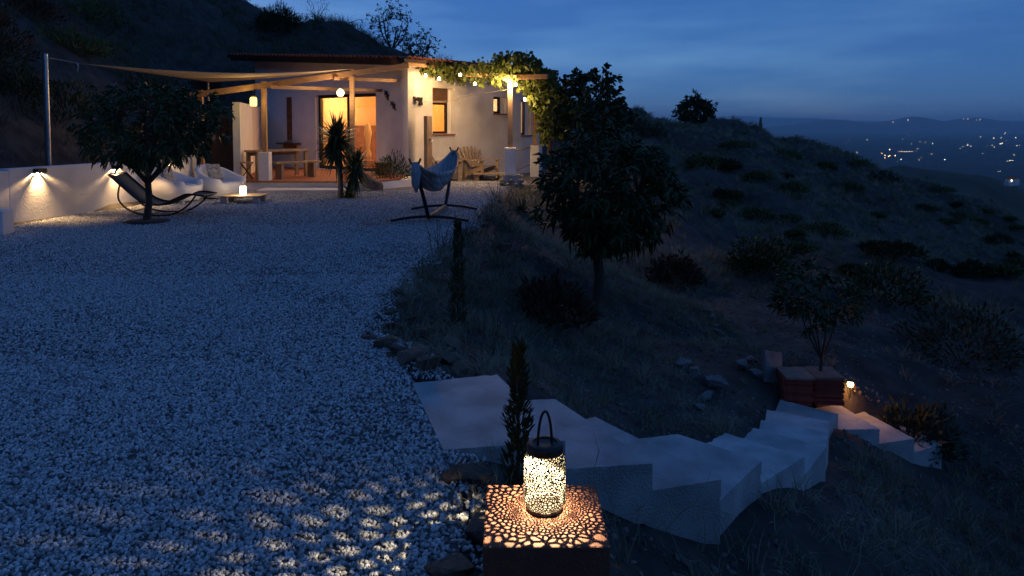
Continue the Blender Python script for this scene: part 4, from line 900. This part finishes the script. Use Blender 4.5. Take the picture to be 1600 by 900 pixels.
# shrubs
def shrub(name, label, loc, radii, n, ll, lw, leafm, seed, group=None, cat='shrub', stems=10, up=.6):
    r = np.random.default_rng(seed); loc = Vector(loc); t = thing(name, label, cat, loc, 0, group)
    d = rvec(n, r); d[:, 2] = np.abs(d[:, 2]); rad = r.uniform(.25, 1, n) ** .5 * (1 + .18 * np.sin(d[:, 0] * 6 + seed) * np.cos(d[:, 1] * 5)); P_ = d * rad[:, None] * np.array(radii)
    D_ = d + rvec(n, r) * .8; D_[:, 2] += up; v, f = leaf_mesh(P_, D_, ll * r.uniform(.5, 1.2, n), lw, .1, r); npmesh('foliage', v, f, leafm, t)
    mb = MB()
    for q in range(stems):
        e = P_[r.integers(n)]; mb.tube([(0, 0, -.08), tuple(e * .5 + np.array([0, 0, .05])), tuple(e)], [.012 * max(radii), .009 * max(radii), .003], 5, False)
    mb.build('stem', 'bark', t); return t
pt = hw(-.55, .45); q = thing('oleander_pot', 'square brown pot standing by the house corner', 'pot', (pt.x, pt.y, .225), .6); MB().box((0, 0, .17), (.34, .34, .34)).build('pot', 'bamboo', q, bevel=.01); MB().box((0, 0, .33), (.38, .38, .05)).build('rim', 'bamboo', q, bevel=.01)
shrub('oleander', 'flowering narrow leaved oleander bush in front of the house corner', (-3.2, 19.75, .2), (.52, .4, .68), 900, .12, .022, 'leaf', 51, up=.8)
o = at_y(437, 40, 38); shrub('round_bush', 'dense dark round bush on the hill skyline behind the roof', (o.x, 38, gz(o.x, 38) - .35), (1.15, 1.1, 1.4), 3200, .34, .03, 'shrub', 52)
shrub('broom_stems', 'thin wispy stems on the skyline beside the dense round bush', (at_y(495, 60, 39).x, 39, gz(at_y(495, 60, 39).x, 39)), (.9, .6, 1.3), 160, .2, .03, 'olive', 53, stems=26)
r_ = np.random.default_rng(60)
HB = [(1380, 285, 1.5, 'shrub'), (1330, 300, .9, 'weeds'), (1290, 262, .8, 'weeds'), (1240, 300, .8, 'weeds'), (1180, 340, .7, 'weeds'), (1130, 310, .9, 'shrub'), (1225, 245, .9, 'weeds'), (1440, 330, 1.0, 'shrub'), (1500, 345, 1.1, 'weeds'), (1560, 380, .9, 'shrub'), (1100, 262, 1.0, 'weeds'), (1010, 215, 1.2, 'shrub'), (980, 205, 1.2, 'shrub'), (1290, 370, .9, 'weeds'), (1400, 400, .8, 'shrub'), (1520, 430, .7, 'shrub'), (1150, 232, .8, 'weeds'), (1340, 262, .9, 'weeds'), (1470, 300, 1.0, 'weeds')]
HB += [(r_.uniform(1080, 1590), r_.uniform(245, 430), r_.uniform(.3, .65), ('weeds', 'shrub', 'weeds')[k % 3]) for k in range(34)]
HB = [h for h in HB if h[1] > 215 + max(0, h[0] - 1200) * .33 or h in HB[:19]]
for k, (px, py, s_, m_) in enumerate(HB):
    q = gpt(px, py); s_ *= .75 * (1 if q.y > 30 else .75)
    shrub('hillside_shrub', {'shrub': 'dark brownish shrub on the grassy hillside', 'weeds': 'low greener shrub on the grassy hillside'}[m_], q, (s_ * r_.uniform(.9, 1.9), s_ * r_.uniform(.8, 1.3), s_ * r_.uniform(.5, .85)), 650, .22 * (1 if q.y > 30 else .7), .06, m_, 100 + k, {'shrub': 'dark shrubs on the hillside', 'weeds': 'green shrubs on the hillside'}[m_])
for k, (px, py, s_, m_, lb) in enumerate(((1190, 425, .75, 'leaf', 'dark green bush at the edge of the lower terrace'), (1055, 440, .55, 'redshrub', 'rusty brown dry bush right of the slope tree'), (860, 500, .5, 'redshrub', 'rusty dry bush left of the slope tree trunk'), (970, 300, 1.3, 'leaf', 'large dark bush behind the slope tree'), (1380, 470, .8, 'leaf', 'dark bush at the far side of the lower terrace'), (1500, 560, .9, 'olive', 'grey green feathery bush on the lower right slope'), (1430, 700, .5, 'olive', 'grey green bush overhanging the lowest steps'))):
    q = gpt(px, py); shrub('garden_bush', lb, q, (s_, s_ * .9, s_ * .9), 1300, .13, .035, m_, 200 + k)
for k in range(22):
    Yb = r_.uniform(10.5, 30); xb = -8.6 - .10 * abs(Yb - 15) - r_.uniform(.2, 5.5); s_ = r_.uniform(.45, 1.0)
    shrub('bank_bush', 'dark scrubby bush on the steep bank behind the garden wall', (xb, Yb, gz(xb, Yb)), (s_ * 1.2, s_, s_ * .9), 900, .2, .035, ('shrub', 'redshrub', 'weeds')[k % 3], 300 + k, 'bushes on the bank')
def dry_stems():
    r = np.random.default_rng(77); mb = MB()
    for k in range(46):
        x, y = r.uniform(.35, 3.4), r.uniform(2.9, 5.0); y = min(y, 3.3 + .55 * x); p = Vector((x, y, gz(x, y) - .03)); d = Vector((r.normal() * .5, r.normal() * .4, 1)).normalized(); pts = [p.copy()]; L_ = r.uniform(.06, .13)
        for q in range(5):
            p = p + d * L_ * .8; d = (d + Vector(tuple(r.normal(size=3) * .3)) - Vector((0, 0, .12))).normalized(); pts.append(p.copy())
            if q > 1: mb.tube([p, p + (d + Vector(tuple(r.normal(size=3) * .7))).normalized() * L_ * .9], [.0016, .0007], 4, False)
        mb.tube(pts, list(np.linspace(.0028, .001, 6)), 4, False)
    tag(mb.build('dry_stems', 'grass'), 'thin dry branching stems growing beside the stairs', 'stems', kind='stuff')
dry_stems()
def conifer(label, loc, h, rad, seed):
    r = np.random.default_rng(seed); t = thing('cypress_sapling', label, 'cypress', loc); n = 1500; z = r.uniform(.04, 1, n) ** 1.0 * h; rr_ = rad * (1 - (z / h) ** 1.6 * .75) * r.uniform(.1, 1, n) ** .5 * (1 + .35 * np.sin(z * 31 + 2))
    a = r.uniform(0, 6.28, n); P_ = np.c_[rr_ * np.cos(a), rr_ * np.sin(a), z]; D_ = np.c_[np.cos(a) * .6, np.sin(a) * .6, np.ones(n)] + rvec(n, r) * .35
    v, f = leaf_mesh(P_, D_, .05 * r.uniform(.5, 1.2, n), .009, .0, r); npmesh('foliage', v, f, 'cypress', t); MB().tube([(0, 0, -.08), (0, 0, h * .9)], [.012, .003], 6).build('trunk', 'bark', t)
conifer('slim cypress sapling between the red pillar and the stairs', (.03, 3.35, gz(.03, 3.35)), .74, .062, 70)
q = gpt(716, 518); conifer('slim dark cypress sapling among the dry grass by the yard edge', q, .98, .075, 71)
q = gpt(815, 332); t = thing('aloe', 'bright green rosette of strap leaves at the top of the slope', 'aloe', q); mb = MB(); spikes(mb, (0, 0, .02), 60, .38, .04, np.random.default_rng(72), .6); mb.build('leaf_rosette', 'weeds', t)

# dry grass and weeds over the slopes
def tufts(name, label, n, region, h, blades, m, seed, lean=.5, dens=None):
    r = np.random.default_rng(seed); x = r.uniform(region[0], region[1], n); y = r.uniform(region[2], region[3], n); keep = poly_dist(x, y, TERR) > .08
    for k in range(1, len(ST_N)):
        quad = [(ST_N[k - 1].x, ST_N[k - 1].y), (ST_N[k].x, ST_N[k].y), (ST_F[k].x, ST_F[k].y), (ST_F[k - 1].x, ST_F[k - 1].y)]; keep &= poly_dist(x, y, quad) > .12
    keep &= poly_dist(x, y, [(lef[0].x, lef[0].y), (ST_N[0].x, ST_N[0].y), (ST_F[0].x, ST_F[0].y), (lef[1].x, lef[1].y)]) > .08
    keep &= np.hypot(x - CB[0], y - CB[1]) > .42; keep &= ~((x > .2) & (y < 4.2) & (r.random(n) < .72))
    keep &= ~((x > 3.2) & (x < 7.5) & (y > 8.2) & (y < 13.5) & (r.random(n) < .9))
    pch = np.sin(x * .9 + 1.3 * np.sin(y * .5)) * np.sin(y * .7 + seed) + r.normal(size=n) * .6; keep &= pch > (-.2 if dens is None else dens); keep &= np.abs(x) < .95 * np.abs(y) + 3
    x, y = x[keep], y[keep]; z = ground(x, y); n = len(x); s_ = r.uniform(.5, 1.3, n) * h
    X_ = np.repeat(x, blades) + r.normal(size=n * blades) * np.repeat(s_, blades) * .16; Y_ = np.repeat(y, blades) + r.normal(size=n * blades) * np.repeat(s_, blades) * .16; B = np.c_[X_, Y_, np.repeat(z, blades) - .03]
    D_ = r.normal(size=(n * blades, 3)) * lean; D_[:, 2] = 1; D_ /= np.linalg.norm(D_, axis=1, keepdims=True); L_ = (np.repeat(s_, blades) * r.uniform(.6, 1.2, n * blades))[:, None]
    Sd = np.cross(D_, rvec(len(D_), r)); Sd /= np.linalg.norm(Sd, axis=1, keepdims=True); wd = L_ * .005 + .0008 + .00013 * Y_[:, None].clip(0)
    v = np.stack([B - Sd * wd, B + Sd * wd, B + D_ * L_ * .6 + Sd * wd * .7, B + D_ * L_ * .6 - Sd * wd * .7, B + D_ * L_ + np.array([0, 0, -.18]) * L_ + D_ * [1, 1, 0] * L_ * .25], 1).reshape(-1, 3)
    b = (np.arange(len(B)) * 5)[:, None]; o = npmesh(name, v, [b + np.array([[0, 1, 2, 3]]), b + np.array([[3, 2, 4]])], m); return tag(o, label, 'grass', kind='stuff')
tufts('dry_grass', 'pale dry grass on the slope beside the yard', 8500, (-1.6, 9, 1, 16), .2, 24, 'grass', 81)
tufts('hill_grass', 'pale dry grass covering the hillside', 14000, (-2, 45, 15, 66), .42, 18, 'grass', 82, .45)
tufts('hill_weeds', 'low green weeds patched over the hillside', 9000, (0, 45, 14, 66), .42, 14, 'weeds', 83, .9, .05)
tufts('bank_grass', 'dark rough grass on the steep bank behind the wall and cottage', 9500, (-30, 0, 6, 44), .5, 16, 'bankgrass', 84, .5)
tufts('bank_weeds', 'dark scrub patched over the steep bank behind the wall', 4500, (-30, -3, 8, 44), .6, 16, 'weeds', 85, 1.0, .2)

# rocks edging the yard, slope stones
r_ = np.random.default_rng(90)
ER = [(578, 528, .10), (598, 540, .13), (622, 548, .12), (612, 560, .11), (640, 556, .15), (668, 575, .15), (655, 548, .12), (690, 560, .12), (615, 508, .10), (606, 488, .09), (628, 470, .09), (660, 520, .13), (700, 535, .12), (640, 500, .10), (720, 575, .1), (618, 455, .08), (655, 430, .08), (790, 385, .16), (760, 348, .12), (780, 310, .10), (690, 372, .09)]
for k, (px, py, s_) in enumerate(ER):
    q = gpt(px, py + 6); o = rock('edging_rock', q + Vector((0, 0, s_ * .25)), (s_ * r_.uniform(.9, 1.3), s_, s_ * r_.uniform(.6, .9)), r_.uniform(0, 6), 'rock', None, k); tag(o, 'rough brown rock edging the gravel beside the dry slope', 'rock', 'rocks edging the gravel')
for k, (x, y, s_) in enumerate(((-.18, 3.35, .17), (-.12, 2.95, .16), (-.20, 2.62, .14), (-.16, 2.3, .14), (-.02, 3.1, .11))):
    o = rock('step_rock', (x, y, gz(x, y) + s_ * .25), (s_, s_ * .9, s_ * .62), k * 1.3, 'rock', None, k + 2); tag(o, 'dark flat rock between the gravel and the red pillar', 'rock', 'rocks beside the red pillar')
for k, (px, py, s_) in enumerate(((1100, 488, .10), (1112, 500, .11), (1122, 522, .12), (1130, 536, .1), (1118, 512, .08), (1160, 578, .16), (1182, 588, .13), (1172, 566, .1), (1065, 575, .17), (1085, 590, .15), (1110, 605, .2), (1100, 628, .12), (1090, 640, .1))):
    q = gpt(px, py); o = rock('slope_stone', q + Vector((0, 0, s_ * .3)), (s_, s_ * .8, s_ * .8), k * .9, 'whiterock', None, k); tag(o, 'pale broken stone lying on the slope above the stairs', 'stone', 'pale stones on the slope')
q = gpt(1208, 598); o = MB().box((0, 0, .15), (.26, .05, .36)).build('stone_slab', 'whiterock', bevel=.008); o.location = q; o.rotation_euler = (-.35, .25, .4); tag(o, 'pale flat stone slab leaning beside the tile stack', 'slab')
rs_ = gpt(1188, 206); o = MB().tube([(0, 0, -.1), (0, 0, .5), (.02, 0, 1.15)], [.22, .15, .07], 8).build('cairn', 'rock'); o.location = rs_; tag(o, 'slender stone marker standing on the hill crest', 'cairn')

# stacked clay tiles on the lower terrace
tm = MB().box((0, 0, 0), (.31, .38, .022)); TM = None; ts = gpt(1241, 622)
for c_ in range(2):
    for k in range(13):
        if TM is None: o = tm.build('clay_tile', 'redtile'); TM = o
        else: o = TM.copy(); C.objects.link(o)
        top = k == 12
        if top: o.data = TM.data.copy(); o.data.materials[0] = M['paletile']
        o.location = (ts.x + c_ * .33 + r_.uniform(-.012, .012), ts.y + r_.uniform(-.012, .012), ts.z - .02 + .012 + k * .0235); o.rotation_euler = (0, 0, -.15 + r_.uniform(-.03, .03) + (.12 if top else 0))
        if top: tag(o, 'pale clay tile lying loose on top of the red tile stack', 'tile', 'top tiles of the stack')
        else: tag(o, 'flat red clay tile within the stack on the lower terrace', 'tile', 'red tiles in the stack')
# path light by the lower steps
q = at_y(1329, 631, 8.35); g0 = gz(q.x, 8.35); q = Vector((3.93, 8.40, gz(3.93, 8.40))); g0 = q.z; t = thing('path_light', 'small glowing orange path light by the lower steps', 'path light', q)
zz = .075
M['amber'] = emat('lit_amber_glass', (1, .55, .16), 14)
MB().tube([(0, 0, -.08), (0, 0, zz - .03)], .008, 6).build('spike', 'black_metal', t); MB().lathe([(0, -.035), (.03, -.022), (.036, 0), (.03, .022), (0, .035)], (0, 0, zz), 12).build('bulb', 'amber', t, smooth=True); MB().lathe([(0, .052), (.045, .04), (.0, .036)], (0, 0, zz), 12).build('hood', 'black_metal', t)
lamp(t, (0.03, -.06, zz), 3, (1, .40, .10), .03)

# valley lights and farmhouses
M['town_warm'] = emat('warm_town_light', (1, .55, .22), 8, False)
M['town'] = emat('town_light', (1, .86, .62), 10, False); r_ = np.random.default_rng(95)
def far_pt(px, py):
    d = ray(px, py); t_ = (PLAIN - CAMZ) / d[2]
    return Vector((d[0] * t_, d[1] * t_, PLAIN)) if d[2] < -.0105 and t_ < 15500 else None
VL = [(1331, 190, 16400), (1334, 189, 16400), (1419, 188, 16400), (1395, 191, 16400), (1442, 188, 16400), (1506, 186, 16400), (1526, 188, 16400), (1531, 187, 16400), (1512, 186, 16400)]
VL += [(1420, 212, 0), (1390, 234, 0), (1300, 244, 0), (1268, 226, 0), (1316, 241, 0), (1262, 225, 0), (1504, 229, 0), (1512, 227, 0), (1517, 229, 0), (1542, 228, 0), (1550, 227, 0), (1563, 225, 0), (1566, 224, 0), (1589, 228, 0), (1593, 227, 0), (1532, 214, 0), (1546, 206, 0), (1570, 209, 0), (1571, 208, 0), (1437, 222, 0), (1446, 223, 0), (1457, 224, 0), (1578, 251, 0), (1582, 251, 0), (1574, 252, 0), (1436, 250, 0), (1492, 258, 0), (1560, 268, 0), (1563, 268, 0), (1347, 249, 0), (1378, 240, 0), (1383, 243, 0), (1388, 245, 0), (1330, 252, 0)]
VL += [(1405 + k * 4, 237, 0) for k in range(6)]
VL += [(1350 + r_.uniform(0, 55), 254 + r_.uniform(0, 5), 0) for k in range(18)] + [(r_.uniform(1290, 1600), r_.uniform(214, 255), 0) for k in range(30)]
vm = None
for k, (px, py, Y_) in enumerate(VL):
    p = at_y(px, py, Y_) if Y_ else far_pt(px, py)
    if p is None: continue
    if vm is None:
        bm = bmesh.new(); bmesh.ops.create_icosphere(bm, subdivisions=1, radius=1); vm = bpy.data.meshes.new('valley_light'); bm.to_mesh(vm); bm.free(); vm.materials.append(M['town']); vm2 = vm.copy(); vm2.materials[0] = M['town_warm']
    o = bpy.data.objects.new('valley_light', vm if k % 5 < 3 else vm2); C.objects.link(o); s_ = p.y / 1150 * r_.uniform(.15, .42); o.location = p + Vector((0, 0, s_)); o.scale = (s_ * 1.2, s_, s_); tag(o, 'tiny distant electric light glowing in the dark valley', 'light', 'lights across the valley')
fh = at_y(1582, 283, 270); M['farwhite'] = mat('far_white_wall', (.45, .45, .45), None, .5, .9)
t = thing('farmhouse', 'small white farmhouse on the far dark hillside with one light', 'house', (fh.x, fh.y, fh.z - 1), .3)
MB().box((0, 0, .7), (3.6, 2.6, 2.4)).build('wall', 'farwhite', t); MB().add([(-2, -1.5, 1.9), (2, -1.5, 1.9), (2, 1.5, 1.9), (-2, 1.5, 1.9), (-2, 0, 2.9), (2, 0, 2.9)], [(0, 1, 5, 4), (3, 4, 5, 2), (0, 4, 3), (1, 2, 5), (0, 3, 2, 1)]).build('roof', 'terra', t); MB().box((-2.8, -.6, .2), (1.9, 2, 1.6)).build('annex', 'farwhite', t); MB().box((-2.6, -1.75, 1.4), (.3, .2, .3)).build('lamp', 'town', t)

# ------------------------------------------------------------------ air over the valley
hz = MB().prism([(-16000, -80), (42000, -80), (42000, 36000), (-16000, 36000)], -190, 385).build('haze', 'plaster'); tag(hz, kind='stuff')
hmz = bpy.data.materials.new('haze_air'); hmz.use_nodes = True; n_ = hmz.node_tree; n_.nodes.clear()
o = n_.nodes.new('ShaderNodeOutputMaterial'); v_ = n_.nodes.new('ShaderNodeVolumePrincipled'); v_.inputs['Color'].default_value = (.95, .96, 1.0, 1); v_.inputs['Density'].default_value = 6.5e-5; v_.inputs['Anisotropy'].default_value = .2
n_.links.new(v_.outputs[0], o.inputs['Volume']); hz.data.materials[0] = hmz
